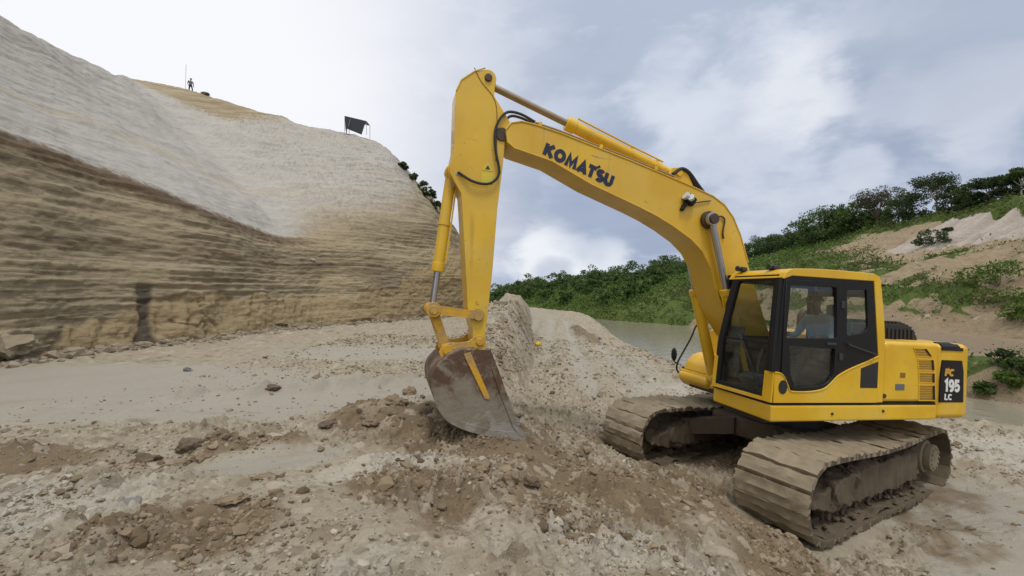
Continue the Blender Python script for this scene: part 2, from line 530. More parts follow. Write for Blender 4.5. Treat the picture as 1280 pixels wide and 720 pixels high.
        c = t.mix(at('wet'), c, t.mix(nC, (0.035, 0.03, 0.026), (0.09, 0.075, 0.06)))
        # a thin dark seam where the loose cover meets the cut face
        seam = t.math('MULTIPLY', t.step(L, 0.40, 0.47), t.step(L, 0.545, 0.49))
        c = t.mix(t.math('MULTIPLY', seam, t.math('MULTIPLY', t.math('SUBTRACT', 1.0, at('far')), 0.8)), c, (0.12, 0.08, 0.05))
        t.put(b.inputs['Roughness'], 0.95)
        bump(t, b, t.math('ADD', t.math('MULTIPLY', nC, 0.5), t.math('ADD', t.math('ADD', t.math('MULTIPLY', fine, 0.7), t.math('MULTIPLY', sC, 0.6)), t.math('ADD', t.math('MULTIPLY', cut, 0.5), t.math('MULTIPLY', vert, 0.5)))), 0.8, 0.13)
    else:                              # hill on the far bank
        sep_ = t.n('ShaderNodeSeparateXYZ'); t.put(sep_.inputs[0], co)
        bare = t.mix(nB, (0.25, 0.18, 0.10), (0.44, 0.36, 0.245))
        bare = t.mix(t.math('MULTIPLY', t.step(t.noise(co, 1.3, 6, .7), .56, .66), t.math('MULTIPLY', t.step(nA, .42, .58), .8)), bare, (0.56, 0.50, 0.40))
        bare = t.mix(t.math('MULTIPLY', t.step(t.noise(co, 0.9, 6, .7, .5), .54, .66), .6), bare, (0.14, 0.12, 0.06))
        white = t.mix(t.noise(t.scale(co, 0.4, 2.2, 0.4), 1.0, 6, 0.6), (0.36, 0.30, 0.25), (0.60, 0.55, 0.50))
        c = t.mix(t.step(t.math('ADD', at('white'), t.math('MULTIPLY', t.math('SUBTRACT', nB, 0.5), 0.4)), 0.35, 0.65), bare, white)
        c = t.mix(t.math('MULTIPLY', t.step(nC, 0.5, 0.66), 0.55), c, (0.15, 0.105, 0.06))
        road = t.mix(nB, (0.25, 0.19, 0.125), (0.32, 0.25, 0.175))
        c = t.mix(at('road'), c, road)
        grass = t.mix(nB, (0.05, 0.09, 0.018), (0.135, 0.175, 0.045))
        c = t.mix(t.step(t.math('ADD', at('veg'), t.math('MULTIPLY', t.math('SUBTRACT', nB, 0.5), 0.5)), 0.42, 0.6), c, grass)
        t.put(b.inputs['Roughness'], 0.95)
        bump(t, b, t.math('ADD', nB, t.math('MULTIPLY', nC, 0.5)), 0.9, 0.25)
    t.put(b.inputs['Base Color'], c)
    b.inputs['Specular IOR Level'].default_value = 0.25
    return m


def leaf_mat(name, dark, light, scale=0.6):
    m, t, b = new_mat(name)
    geo = t.n('ShaderNodeNewGeometry')
    co = t.n('ShaderNodeTexCoord').outputs['Object']
    rnd = geo.outputs['Random Per Island']
    c = t.mix(t.math('ADD', t.math('MULTIPLY', rnd, 0.55), t.math('MULTIPLY', t.noise(co, scale, 4), 0.5), clamp=True), dark, light)
    t.put(b.inputs['Base Color'], c)
    b.inputs['Roughness'].default_value = 0.6
    b.inputs['Specular IOR Level'].default_value = 0.3
    tr = t.n('ShaderNodeBsdfTranslucent'); t.put(tr.inputs[0], c)
    mx = t.n('ShaderNodeMixShader'); mx.inputs[0].default_value = 0.25
    out = m.node_tree.nodes['Material Output']
    t.t.links.new(b.outputs[0], mx.inputs[1]); t.t.links.new(tr.outputs[0], mx.inputs[2]); t.t.links.new(mx.outputs[0], out.inputs[0])
    return m


def glass_mat(name, tint):
    m, t, b = new_mat(name)
    m.node_tree.nodes.remove(b)
    tr = t.n('ShaderNodeBsdfTransparent'); tr.inputs[0].default_value = (*tint, 1)
    gl = t.n('ShaderNodeBsdfGlossy'); gl.inputs['Roughness'].default_value = 0.03; gl.inputs[0].default_value = (0.85, 0.9, 0.9, 1)
    fr = t.n('ShaderNodeLayerWeight'); fr.inputs[0].default_value = 0.5
    mx = t.n('ShaderNodeMixShader')
    t.put(mx.inputs[0], t.math('ADD', t.math('MULTIPLY', t.math('POWER', fr.outputs['Facing'], 4.0), 0.6), 0.05))
    t.t.links.new(tr.outputs[0], mx.inputs[1]); t.t.links.new(gl.outputs[0], mx.inputs[2])
    co = t.n('ShaderNodeTexCoord').outputs['Object']
    du = t.n('ShaderNodeBsdfDiffuse'); du.inputs[0].default_value = (0.36, 0.32, 0.26, 1)
    m2 = t.n('ShaderNodeMixShader'); t.put(m2.inputs[0], t.math('MULTIPLY', t.step(t.noise(co, 3.0, 6, 0.65, 0.6), 0.42, 0.75), 0.07))
    t.t.links.new(mx.outputs[0], m2.inputs[1]); t.t.links.new(du.outputs[0], m2.inputs[2])
    t.t.links.new(m2.outputs[0], m.node_tree.nodes['Material Output'].inputs[0])
    return m


yellow_paint(); yellow_paint('dusty_paint', 0.2); muddy_paint()
soil_mat('ground_soil', 'ground'); soil_mat('cliff_soil', 'cliff'); soil_mat('hill_soil', 'hill')
simple('black_trim', (0.009, 0.009, 0.010), 0.5, 0, 0.3, 6, 0, (0.12, 0.10, 0.08), 0.05)
M['black_trim'].node_tree.nodes['Principled BSDF'].inputs['Specular IOR Level'].default_value = 0.3
simple('black_rubber', (0.018, 0.018, 0.019), 0.6, 0, 0.3, 10)
simple('dark_plastic', (0.03, 0.03, 0.033), 0.55, 0, 0.2, 10)
simple('interior_grey', (0.10, 0.11, 0.115), 0.7, 0, 0.2, 10)
simple('seat_cloth', (0.16, 0.20, 0.20), 0.9, 0, 0.3, 14)
simple('steel', (0.34, 0.34, 0.35), 0.32, 0.8, 0.15, 14)
simple('chrome_rod', (0.42, 0.42, 0.44), 0.22, 0.9, 0.1, 10)
simple('rod_dull', (0.30, 0.23, 0.15), 0.45, 0.5, 0.25, 10)
simple('old_grease', (0.07, 0.045, 0.03), 0.5, 0.2, 0.4, 14)
simple('logo_navy', (0.012, 0.014, 0.045), 0.4, 0, 0.1, 10)
simple('logo_white', (0.72, 0.72, 0.70), 0.5, 0, 0.1, 10)
simple('logo_orange', (0.60, 0.33, 0.05), 0.5, 0, 0.1, 10)
simple('sticker_lime', (0.62, 0.52, 0.05), 0.5, 0, 0.15, 10)
simple('plate_grey', (0.12, 0.13, 0.13), 0.5, 0, 0.15, 30)
simple('mesh_brown', (0.24, 0.125, 0.012), 0.7, 0, 0.3, 30)
simple('lamp_glass', (0.55, 0.57, 0.58), 0.15, 0, 0.1, 30)
simple('mirror_glass', (0.5, 0.52, 0.55), 0.05, 0.95, 0.05, 10)
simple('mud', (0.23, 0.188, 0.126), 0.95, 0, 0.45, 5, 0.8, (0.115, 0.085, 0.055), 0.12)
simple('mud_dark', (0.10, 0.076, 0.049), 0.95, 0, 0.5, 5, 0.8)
simple('dark_steel', (0.03, 0.03, 0.032), 0.6, 0.2, 0.4, 7, 0.2, (0.12, 0.09, 0.06), 0.16)
simple('skin', (0.20, 0.105, 0.065), 0.6, 0, 0.1, 20)
simple('shirt_blue', (0.42, 0.58, 0.76), 0.9, 0, 0.12, 12)
simple('trousers_dark', (0.03, 0.032, 0.04), 0.9, 0, 0.2, 12)
simple('shirt_grey', (0.16, 0.16, 0.17), 0.9, 0, 0.2, 12)
simple('hair_black', (0.012, 0.010, 0.009), 0.7, 0, 0.3, 20)
simple('boot_brown', (0.05, 0.035, 0.025), 0.8, 0, 0.3, 20)
simple('eye_white', (0.6, 0.58, 0.55), 0.3, 0, 0.05, 20)
simple('bark', (0.12, 0.095, 0.07), 0.9, 0, 0.4, 6, 0.6)
simple('bark_pale', (0.33, 0.30, 0.26), 0.9, 0, 0.3, 6, 0.4)
simple('tarpaulin', (0.035, 0.04, 0.055), 0.6, 0, 0.3, 4, 0.3)
simple('pole_grey', (0.3, 0.29, 0.27), 0.7, 0, 0.2, 6)
simple('yellow_scrap', (0.65, 0.42, 0.02), 0.6, 0, 0.15, 10)
simple('rock_grey', (0.17, 0.17, 0.155), 0.9, 0, 0.35, 9, 0.9)
simple('rock_pale', (0.37, 0.325, 0.26), 0.95, 0, 0.3, 9, 0.9)
simple('rock_brown', (0.20, 0.152, 0.097), 0.95, 0, 0.4, 9, 0.9)
simple('rock_dark', (0.125, 0.092, 0.062), 0.95, 0, 0.4, 9, 0.9)
glass_mat('cab_glass', (0.78, 0.81, 0.80))
leaf_mat('leaf_mid', (0.024, 0.055, 0.012), (0.10, 0.15, 0.036))
leaf_mat('leaf_dark', (0.018, 0.038, 0.012), (0.065, 0.10, 0.032))
leaf_mat('leaf_olive', (0.04, 0.042, 0.022), (0.11, 0.105, 0.06))
leaf_mat('leaf_scrub', (0.05, 0.06, 0.02), (0.155, 0.145, 0.065))
leaf_mat('leaf_bright', (0.045, 0.095, 0.014), (0.15, 0.215, 0.045))
leaf_mat('leaf_forest', (0.022, 0.055, 0.014), (0.115, 0.175, 0.042), 0.12)


def clod_mat(name, dark, light):
    """loose stones: each one has its own shade"""
    m, t, b = new_mat(name)
    rnd = t.n('ShaderNodeNewGeometry').outputs['Random Per Island']
    co = t.n('ShaderNodeTexCoord').outputs['Object']
    c = t.mix(t.math('ADD', t.math('MULTIPLY', rnd, 0.8), t.math('MULTIPLY', t.noise(co, 25, 4), 0.25), clamp=True), dark, light)
    t.put(b.inputs['Base Color'], c); b.inputs['Roughness'].default_value = 0.95; b.inputs['Specular IOR Level'].default_value = 0.2
    bump(t, b, t.noise(co, 60, 5, 0.7), 0.6, 0.01)


clod_mat('clods_brown', (0.105, 0.076, 0.046), (0.28, 0.218, 0.145))
clod_mat('clods_pale', (0.22, 0.19, 0.145), (0.43, 0.39, 0.32))
clod_mat('clods_mixed', (0.14, 0.11, 0.074), (0.33, 0.28, 0.21))


def bucket_mat():
    m, t, b = new_mat('bucket_steel')
    co = t.n('ShaderNodeTexCoord').outputs['Object']
    s_ = t.n('ShaderNodeSeparateXYZ'); t.put(s_.inputs[0], co)
    nB = t.noise(co, 4, 8, 0.66, 0.3); nC = t.noise(co, 14, 6, 0.65)
    rust = t.mix(nC, (0.062, 0.035, 0.022), (0.145, 0.08, 0.047))
    mudc = t.mix(nB, (0.165, 0.138, 0.10), (0.30, 0.262, 0.20))
    worn = t.mix(nC, (0.22, 0.20, 0.17), (0.36, 0.34, 0.30))
    # dry mud sits on the lower and back part, bare rust higher up (the cut line is ragged)
    low = t.math('ADD', s_.outputs[2], t.math('MULTIPLY', t.math('SUBTRACT', t.noise(co, 2.4, 9, 0.7, 0.7), 0.5), 2.0))
    c = t.mix(t.step(low, 1.5, 1.15), rust, mudc)
    c = t.mix(t.math('MULTIPLY', t.step(t.noise(co, 3.1, 9, .7, .8), 0.5, 0.6), 0.75), c, mudc)
    c = t.mix(t.math('MULTIPLY', t.step(t.noise(t.scale(co, 5, 5, 1.6), 1.0, 6, .65, .5), 0.58, 0.7), 0.6), c, (0.085, 0.055, 0.035))
    c = t.mix(t.step(low, 0.86, 0.74), c, worn)
    t.put(b.inputs['Base Color'], c); b.inputs['Roughness'].default_value = 0.75; b.inputs['Metallic'].default_value = 0.15
    bump(t, b, t.math('ADD', nC, nB), 0.5, 0.02)


bucket_mat()


def water_mat():
    m, t, b = new_mat('river_water')
    co = t.n('ShaderNodeTexCoord').outputs['Object']
    c = t.mix(t.noise(co, 0.12, 4), (0.22, 0.195, 0.14), (0.28, 0.255, 0.195))
    t.put(b.inputs['Base Color'], c); b.inputs['Roughness'].default_value = 0.13
    bump(t, b, t.noise(t.scale(co, 1, 0.5, 1), 2.2, 4, 0.6), 0.5, 0.08)


water_mat()
# ================================================================ THE GROUND
# pose of the machine (its base plane is also a bed pressed into the ground)
MO = np.array([4.246, 7.051, -2.814 + CZ])
M_EUL = Euler((-0.019, -0.063, 3.682), 'XYZ')
M_ROT = np.array(M_EUL.to_matrix())
SWING = -0.273

# surveyed spots of the near bank: x, y, height relative to the lens
_spots = [(-3.5, 2.2, -1.60), (0, 2.2, -1.62), (1.2, 2.4, -1.82), (1.6, 3.1, -2.05), (-7, 5, -1.78), (-2.5, 5, -1.80), (-4, 8, -1.95),
          (-9, 8, -1.90), (-13, 12, -2.05), (-7, 12, -2.10), (-0.5, 5.2, -1.80), (0.3, 5.4, -1.93), (-1.3, 5.6, -1.78), (-0.2, 6.2, -1.95),
          (1.2, 6.0, -2.18), (1.4, 4.4, -2.12), (2.12, 4.25, -2.16), (2.62, 3.95, -2.42), (2.2, 5.0, -2.38), (1.9, 5.9, -2.42), (0.5, 3.8, -1.93),
          (3.3, 3.6, -2.82), (5.4, 5.6, -3.02), (5.3, 4.3, -3.0), (3.8, 4.6, -2.9), (8.3, 7.0, -3.08), (10.2, 9.3, -2.98), (8, 10.5, -2.95),
          (1.5, 14, -2.2), (3.2, 12.2, -2.35), (3.9, 10, -2.55), (1.2, 7.8, -2.22), (3.8, 34, -2.2), (2, 52, -2.3), (6.3, 52, -2.85), (8.5, 62, -3.1), (5.5, 14, -2.6), (4.9, 19, -2.6),
          (-3, 18, -2.15), (-9, 20, -2.2), (-8, 30, -2.2), (-2, 40, -2.2), (-12, 40, -2.2), (0, 80, -2.8), (-20, 60, -2.2), (-6, 0, -1.6),
          (2, 0.5, -1.9), (8, 0, -3.0), (14, 5, -3.2), (-14, 2, -1.9), (4.6, 28, -2.55), (5.2, 40, -2.8), (3.4, 62, -2.7), (-20, 10, -2.0), (12, 90, -2.4), (0, -6, -1.8), (12, -5, -3.1), (10.6, 10.6, -3.15), (12.4, 11.0, -3.4), (13.5, 12, -3.75), (12.0, 12.8, -3.8), (15, 11, -3.6)]
for ux in (-2.4, -0.9, 0.7, 2.0):
    for uy in (-1.15, 1.15):
        p_ = MO + M_ROT @ np.array([ux, uy, -0.04]); _spots.append((p_[0], p_[1], p_[2] - CZ))
for ux, uy, dz in ((0, 0, .05), (1.6, 0, .12), (-1.6, 0, .05), (0, 2.1, .0), (-1.6, 2.1, .02), (0, -2.2, .1), (-1.8, -2.1, .05)):
    p_ = MO + M_ROT @ np.array([ux, uy, dz]); _spots.append((p_[0], p_[1], p_[2] - CZ))
_S = np.array(_spots)
_A = np.sqrt(((_S[:, None, :2] - _S[None, :, :2]) ** 2).sum(-1) + 0.15)
_n = len(_S)
_K = np.zeros((_n + 3, _n + 3)); _K[:_n, :_n] = _A - 0.02 * np.eye(_n)
_K[:_n, _n:] = np.c_[np.ones(_n), _S[:, :2]]; _K[_n:, :_n] = _K[:_n, _n:].T
_W = np.linalg.solve(_K, np.r_[_S[:, 2], np.zeros(3)])

SHORE = np.array([(0, 40), (8, 26), (11, 20), (13.0, 15.4), (14.0, 12.2), (15, 9.9), (17, 8.8), (22, 8.3), (30, 8.6), (40, 9.8), (50, 11.2), (58, 12.4), (66, 12.6), (72, 9.7), (85, 4), (100, -6)])
FAR_SHORE = np.array([(-20, 70), (0, 46), (9, 30), (12, 23.5), (14.5, 18.7), (16.3, 17.0), (20, 16.4), (30, 17.6), (42, 20.5), (50, 20.8), (56, 17.5), (62, 13.2), (72, 10.0), (85, 4.5), (100, -6)])
WATER_Z = CZ - 4.0


def shore(y): return np.interp(y, SHORE[:, 0], SHORE[:, 1])
def far_shore(y): return np.interp(y, FAR_SHORE[:, 0], FAR_SHORE[:, 1])


def lumps(x, y, cell, seed, p=0.6):
    """rounded clods half sunk in the soil: the tallest of the nearby ones"""
    u, v = x / cell, y / cell
    iu, iv = np.floor(u).astype(int), np.floor(v).astype(int)
    out = np.zeros_like(x, float); who = np.full_like(x, .5, float)
    for a_ in (-1, 0, 1):
        for b_ in (-1, 0, 1):
            h1 = _P[_P[(iu + a_ + seed) & 255] + ((iv + b_) & 255)]
            h2 = _P[h1 + 37]; h3 = _P[h2 + 91]; h4 = _P[h3 + 11]
            r = 0.22 + 0.40 * (h3 / 255.0) ** 1.5
            du_, dv_ = u - (iu + a_ + h1 / 255.0), v - (iv + b_ + h2 / 255.0)
            an = h4 * 0.0246
            du_, dv_ = du_ * np.cos(an) + dv_ * np.sin(an), (-du_ * np.sin(an) + dv_ * np.cos(an)) * (1 + h4 / 400.0)
            k = np.clip(1 - (du_ ** 2 + dv_ ** 2) / r ** 2, 0, 1) ** 0.5 * r * (h4 < 255 * p)
            who = np.where(k > out, h2 / 255.0, who)
            out = np.maximum(out, k)
    return out * cell, who


def ell(X, Y, cx, cy, rx, ry, rot=0.0):
    c, s = math.cos(rot), math.sin(rot)
    u, v = (X - cx) * c + (Y - cy) * s, -(X - cx) * s + (Y - cy) * c
    return np.clip(1.25 - np.sqrt((u / rx) ** 2 + (v / ry) ** 2), 0, 1)


def track_local(X, Y):
    dx, dy = X - MO[0], Y - MO[1]
    return M_ROT[0, 0] * dx + M_ROT[1, 0] * dy, M_ROT[0, 1] * dx + M_ROT[1, 1] * dy


def berm(X, Y):
    cx = -0.62 + 0.035 * (Y - 12) + 0.22 * perlin(Y * 0.3, 0.5)
    hgt = np.interp(Y, [7.5, 9, 11, 14, 18, 30, 46, 62], [0, .30, .92, 1.38, 1.78, 1.95, 1.7, 1.0])
    t = np.clip(1 - np.abs(X - cx) / np.interp(Y, [8, 12, 25], [0.95, 1.25, 1.35]), 0, 1)
    t = np.minimum(t * 1.45, 1)
    return hgt * (t * (1.55 - .55 * t)) * (1 + .12 * perlin(X * 1.1, Y * .8, 3.0))


def ground_masks(X, Y):
    w = fbm(X * 0.9, Y * 0.9, 3.1, 3) * 0.22
    flat = np.maximum.reduce([ell(X, Y, -9.5, 9.3, 6.2, 3.3), ell(X, Y, -5.0, 7.1, 4.6, 1.1, 0.18), ell(X, Y, -2.5, 4.55, 0.95, 0.55, 0.3) * 0.75,
                              ell(X, Y, -0.1, 4.85, 0.6, 0.24, 0.1) * 0.7, ell(X, Y, -2.3, 8.7, 2.2, 0.8, 0.25), ell(X, Y, 5.4, 4.3, 1.9, 0.9, 0.4), ell(X, Y, 6.3, 5.9, 2.2, 1.3, 0.5) * .72, ell(X, Y, -4, 15, 6, 2.5, -0.2) * .7])
    soil = np.maximum.reduce([ell(X, Y, -1.5, 6.3, 1.4, 0.9), ell(X, Y, 0.9, 4.35, 1.5, 0.75, -0.2), ell(X, Y, 2.2, 5.0, 0.9, 1.3), ell(X, Y, 0.5, 4.75, 2.1, 0.85, -0.25) * .9, ell(X, Y, -2.2, 3.05, 0.9, 0.5, 0.3),
                              ell(X, Y, -4.9, 4.4, 0.9, 0.45, 0.2), ell(X, Y, -3.05, 5.0, .7, .3, .25), ell(X, Y, -3.6, 9.2, .9, .3, .3) * .7, ell(X, Y, 0.0, 3.4, 1.2, 0.45, 0.1) * .8, ell(X, Y, -0.5, 5.6, 1.6, 0.7), ell(X, Y, 2.5, 3.6, 0.9, 0.8),
                              ell(X, Y, 1.4, 6.6, 1.2, 0.8) * .85, ell(X, Y, 4.6, 7.2, 3.0, 2.6, 0.5) * .75, ell(X, Y, -1.0, 3.9, .9, .5) * .8, ell(X, Y, 4.1, 25, .5, 5), np.clip(berm(X, Y) * .5, 0, .24)])
    chalk = np.maximum.reduce([ell(X, Y, 0.45, 3.05, 1.2, 0.5, -0.15), ell(X, Y, 4.2, 10.4, 1.3, 2.2), ell(X, Y, -3.7, 3.5, 1.1, 0.7), ell(X, Y, 9.2, 8.2, 2.2, 1.5), ell(X, Y, -1.4, 4.2, 1.0, .4, .3) * .8,
                               ell(X, Y, -0.9, 2.6, .8, .4) * .7])
    w2_ = fbm(X * 1.7 + 5, Y * 1.7, 9.1, 4) * 0.42
    rut = np.sin((X - 0.10 * Y) * 5.5 + 1.2 * perlin(X * .4, Y * .15)) * sstep(X, 0.6, 1.4) * sstep(-X, -6.5, -4.5) * sstep(Y, 8.0, 10) * sstep(-Y, -45, -30)
    lane = sstep(X, 0.9, 1.6) * sstep(-X, -6.0, -4.2) * sstep(Y, 8.5, 11)
    flat = np.maximum(flat, lane * .30 + .2 * np.clip(-rut * 1.6, 0, 1))
    return np.clip(flat * 1.5 + w * (flat > 0), 0, 1), np.clip(soil * 1.25 + w + w2_, 0, 1), np.clip(chalk * 0.95 - w2_ * 0.9 + 0.08, 0, 1)


def ground_z(X, Y, fine=True, want_clod=False):
    X, Y = np.asarray(X, float), np.asarray(Y, float)
    shp = X.shape; x, y = X.ravel(), Y.ravel()
    z = _W[_n] + _W[_n + 1] * x + _W[_n + 2] * y
    for i in range(_n):
        z = z + _W[i] * np.sqrt((x - _S[i, 0]) ** 2 + (y - _S[i, 1]) ** 2 + 0.15)
    z = np.clip(z, -3.9, -1.5)
    far = sstep(y, 60, 110); z = z * (1 - far) - 2.9 * far
    bm_ = berm(x, y)
    z = z + bm_
    flat, soil, chalk = ground_masks(x, y)
    tx, ty = track_local(x, y)
    bed = sstep(2.75 - np.abs(tx), 0, 0.35) * sstep(0.58 - np.abs(np.abs(ty) - 1.13), 0, 0.18)
    rub = (1 - 0.88 * flat) * (1 - 0.85 * bed)
    z = z + rub * (0.11 * fbm(x * 0.55, y * 0.55, 0.3, 2) + 0.07 * fbm(x * 1.7, y * 1.7, 1.3, 2) * (0.6 + soil))
    # windrows left by the bucket and the tracks across the flat
    w1 = np.exp(-((y - 8.15 - 0.35 * (x + 4.5) - 0.4 * perlin(x * .6, 4.4)) / 0.33) ** 2) * sstep(x, -6.6, -5.2) * sstep(-x, -.5, 1.0)
    w2 = np.exp(-((y - 6.75 - 0.05 * x) / 0.2) ** 2) * sstep(x, -6.2, -5.8) * sstep(-x, 4.6, 5.0)
    w3 = np.exp(-((y - 7.6 - .2 * (x + 1)) / 0.3) ** 2) * sstep(x, -2.6, -2.0) * sstep(-x, -.2, .5)
    z = z + (0.27 * w1 + 0.09 * w2 + 0.1 * w3) * (0.55 + 0.8 * np.clip(perlin(x * 3.1, y * 3.1, 2.2) + .4, 0, 1))
    # heaps thrown up by the bucket
    for (hx, hy, rx, ry, rot, hh) in ((-1.45, 6.25, 1.25, .6, .12, .24), (-4.9, 4.4, .9, .4, .2, .13), (-3.05, 5.0, .75, .32, .25, .17), (-0.05, 4.45, .75, .3, -.2, .12), (0.95, 4.2, 1.3, .6, -.25, .10), (-.35, 5.75, .7, .45, 0, .14), (-3.6, 9.2, 1.0, .35, .3, .12)):
        z = z + hh * ell(x, y, hx, hy, rx, ry, rot) * (.75 + .5 * perlin(x * 2.3, y * 2.3, 3.7))
    # wheel and track ruts on the haul road
    road = sstep(x, 0.6, 1.4) * sstep(-x, -6.5, -4.5) * sstep(y, 8.0, 10) * sstep(-y, -45, -30)
    z = z + 0.35 * ell(x, y, 4.2, 25, .6, 5) * (1 + .4 * perlin(x * 2, y * .7, 1.0))
    z = z + 1.2 * road * (0.045 * np.sin((x - 0.10 * y) * 5.5 + 1.2 * perlin(x * .4, y * .15)) + 0.03 * np.sin((x * 0.8 + y * 0.55) * 6.3))
    if fine:
        d = np.sqrt(x * x + y * y)
        n1_ = fbm(x * 4.1, y * 4.1, 2.0, 4)
        wx, wy = x + 0.03 * perlin(x * 9, y * 9, 1.0), y + 0.03 * perlin(x * 9, y * 9, 6.0)
        patch = sstep(fbm(x * 0.8, y * 0.8, 21.0, 3), -0.45, 0.35)
        k = rub * (0.35 + 0.65 * patch) * (0.55 + 0.6 * np.maximum(soil, chalk) + 0.5 * (bm_ > 0.1))
        k2 = rub * (0.2 + 0.8 * patch)
        (big, wb), (mid, wm_), (sml, ws) = lumps(wx, wy, 0.36, 3, 0.42), lumps(wx + 3, wy + 1, 0.18, 40, 0.62), lumps(wx + 7, wy + 5, 0.09, 90, 0.85)
        tiny, wt_ = lumps(wx + 2, wy + 9, 0.05, 150, 0.8)
        z = z + k * (0.06 * n1_ + 0.40 * big * patch) + k2 * (0.75 * mid + 1.05 * sml + 0.8 * tiny * (d < 9) + 0.014 * fbm(x * 26, y * 26, 0.7, 2))
        clod = 0.5 + (np.where(mid > .008, wm_, np.where(sml > .006, ws, np.where(big > .02, wb, wt_))) - .5) * np.clip(rub * 1.2, 0, 1)
        tr_k = road * (0.5 + 0.5 * patch)
        z = z + tr_k * 0.05 * fbm(x * 2.6, y * 0.8, 3.3, 3)
        z = z + 0.006 * fbm(x * 2.3, y * 6, 0.2, 3) * flat
    # river bank
    s_ = x - shore(y)
    wob = 0.5 * perlin(x * 0.5, y * 0.5, 9.0)
    b_ = sstep(s_ + wob * 0.6, -2.6, 0.8)
    z = z * (1 - b_) + (-4.9) * b_
    if want_clod: return (z + CZ).reshape(shp), clod
    return (z + CZ).reshape(shp)


def graded(a_, b_, lo, hi, fine, grow):
    """coordinates from a_ to b_, spacing `fine` between lo and hi, growing outside"""
    mid = list(np.arange(lo, hi, fine)); left, right = [], []
    s_, p = fine, lo
    while p > a_: s_ *= grow; p -= s_; left.append(p)
    s_, p = fine, hi
    while p < b_: right.append(p); s_ *= grow; p += s_
    return np.array(left[::-1] + mid + right)


gx = graded(-60, 45, -4.4, 4.4, 0.0165, 1.0145)
gy = graded(-12, 120, 2.1, 5.6, 0.0135, 1.0125)
GX, GY = np.meshgrid(gx, gy, indexing='ij')
GZ, CLOD = ground_z(GX, GY, True, True)
fl_, so_, ch_ = ground_masks(GX.ravel(), GY.ravel())
bm_g = berm(GX.ravel(), GY.ravel())
ground = mesh_np('ground', np.stack([GX, GY, GZ], -1).reshape(-1, 3), grid_faces(len(gx), len(gy)), M['ground_soil'], True,
                 {'flat': fl_, 'soil': so_, 'chalk': ch_, 'clod': CLOD})
tag(ground, kind='structure')

# base sheet out to the horizon, below everything
bs = MB(); bs.box((0, 800, CZ - 5.6), (6000, 6000, 0.4))
terrain = bs.build('terrain', M['hill_soil']); tag(terrain, kind='structure')

# river: a sheet between the banks
wy = np.linspace(-18, 100, 90)
wv = np.array([(x_, y_, WATER_Z) for y_ in wy for x_ in (shore(y_) - 6, far_shore(y_) + 6)])
wi = np.arange(len(wy) - 1) * 2
tag(mesh_np('river', wv, np.stack([wi, wi + 1, wi + 3, wi + 2], -1), M['river_water']), kind='structure')

# ================================================================ THE HILL BEYOND THE RIVER
def crest_x(y): return np.interp(y, [-20, 20, 42, 61, 95, 134, 200, 318, 500, 700], [60, 54, 50.5, 52, 53, 47, 42, 30, 20, 20])
def crest_z(y): return np.interp(y, [-20, 20, 42, 61, 78, 95, 134, 200, 318, 500, 700], [11, 10.4, 9.5, 9.2, 8.0, 6.6, 4.6, 3.6, 2.2, 1.5, 1.5])
def terrace(y): return np.interp(y, [0, 28, 36, 48, 60], [11, 11, 6, 3.0, 2.5])


def hill_z(X, Y, fine=True):
    X, Y = np.asarray(X, float), np.asarray(Y, float)
    s_ = X - far_shore(Y)
    tw = terrace(Y)
    z0 = -4.9 + 2.25 * sstep(s_, -0.8, 2.3)
    xb = far_shore(Y) + tw
    t = (X - xb) / np.maximum(crest_x(Y) - xb, 3)
    zc = crest_z(Y) + 2.65
    tt = np.clip(t, 0, 1)
    prof = tt + 0.06 * np.sin(tt * 2 * math.pi)
    z = z0 + zc * prof + np.clip(t - 1, 0, 3) * 1.0
    if fine:
        sl = sstep(t, 0.0, 0.12)
        z = z + sl * (0.55 * fbm(X * 0.14, Y * 0.14, 4.0, 3) + 0.16 * fbm(X * 0.9, Y * 0.9, 8.0, 3))
        # gullies that run down the bare upper face
        g = np.abs(perlin((Y - 0.25 * X) * 0.55, X * 0.05, 3.3))
        z = z - white_mask(X, Y) * 1.1 * np.clip(0.28 - g, 0, 1) / 0.28
        z = z + 0.12 * fbm(X * 1.6, Y * 1.6, 2.0, 3) * sstep(s_, -0.5, 1.0) * (1 - road_mask(X, Y) * 0.8)
    return z + CZ


def slope_t(X, Y):
    xb = far_shore(Y) + terrace(Y)
    return (X - xb) / np.maximum(crest_x(Y) - xb, 3)


def white_mask(X, Y):
    t = slope_t(X, Y)
    return sstep(t, 0.55, 0.68) * sstep(-t, -1.0, -0.93) * sstep(-Y, -52, -45)


def road_mask(X, Y):
    s_ = X - far_shore(Y)
    return sstep(s_, 3.0, 3.8) * sstep(-s_, -10.8, -9.6) * sstep(-Y, -36, -30)


def veg_mask(X, Y):
    t = slope_t(X, Y); s_ = X - far_shore(Y)
    n_ = fbm(X * 0.13, Y * 0.13, 6.0, 3)
    low = sstep(-t, -0.56, -0.42) * sstep(t, 0.03, 0.1) * sstep(n_ + 0.1, -0.12, 0.12) * sstep(-np.abs(Y - 40), -28, -16)
    bank = sstep(-s_, -3.4, -2.4) * sstep(s_, 0.2, 1.0) * sstep(fbm(X * 0.5, Y * 0.5, 2.0, 3), -0.1, 0.25)
    top = sstep(t, 0.89, 0.94)
    patch = ell(X, Y, 34.0, 56, 9, 9) * 1.4
    far = sstep(Y + 0.35 * (30 - X) + 6 * n_, 49, 60)
    low = low * sstep(fbm(X * .5, Y * .5, 14.0, 3), -.4, -.1)
    return np.clip(np.maximum.reduce([low, bank, top, patch, far]) * (1 - road_mask(X, Y)), 0, 1)


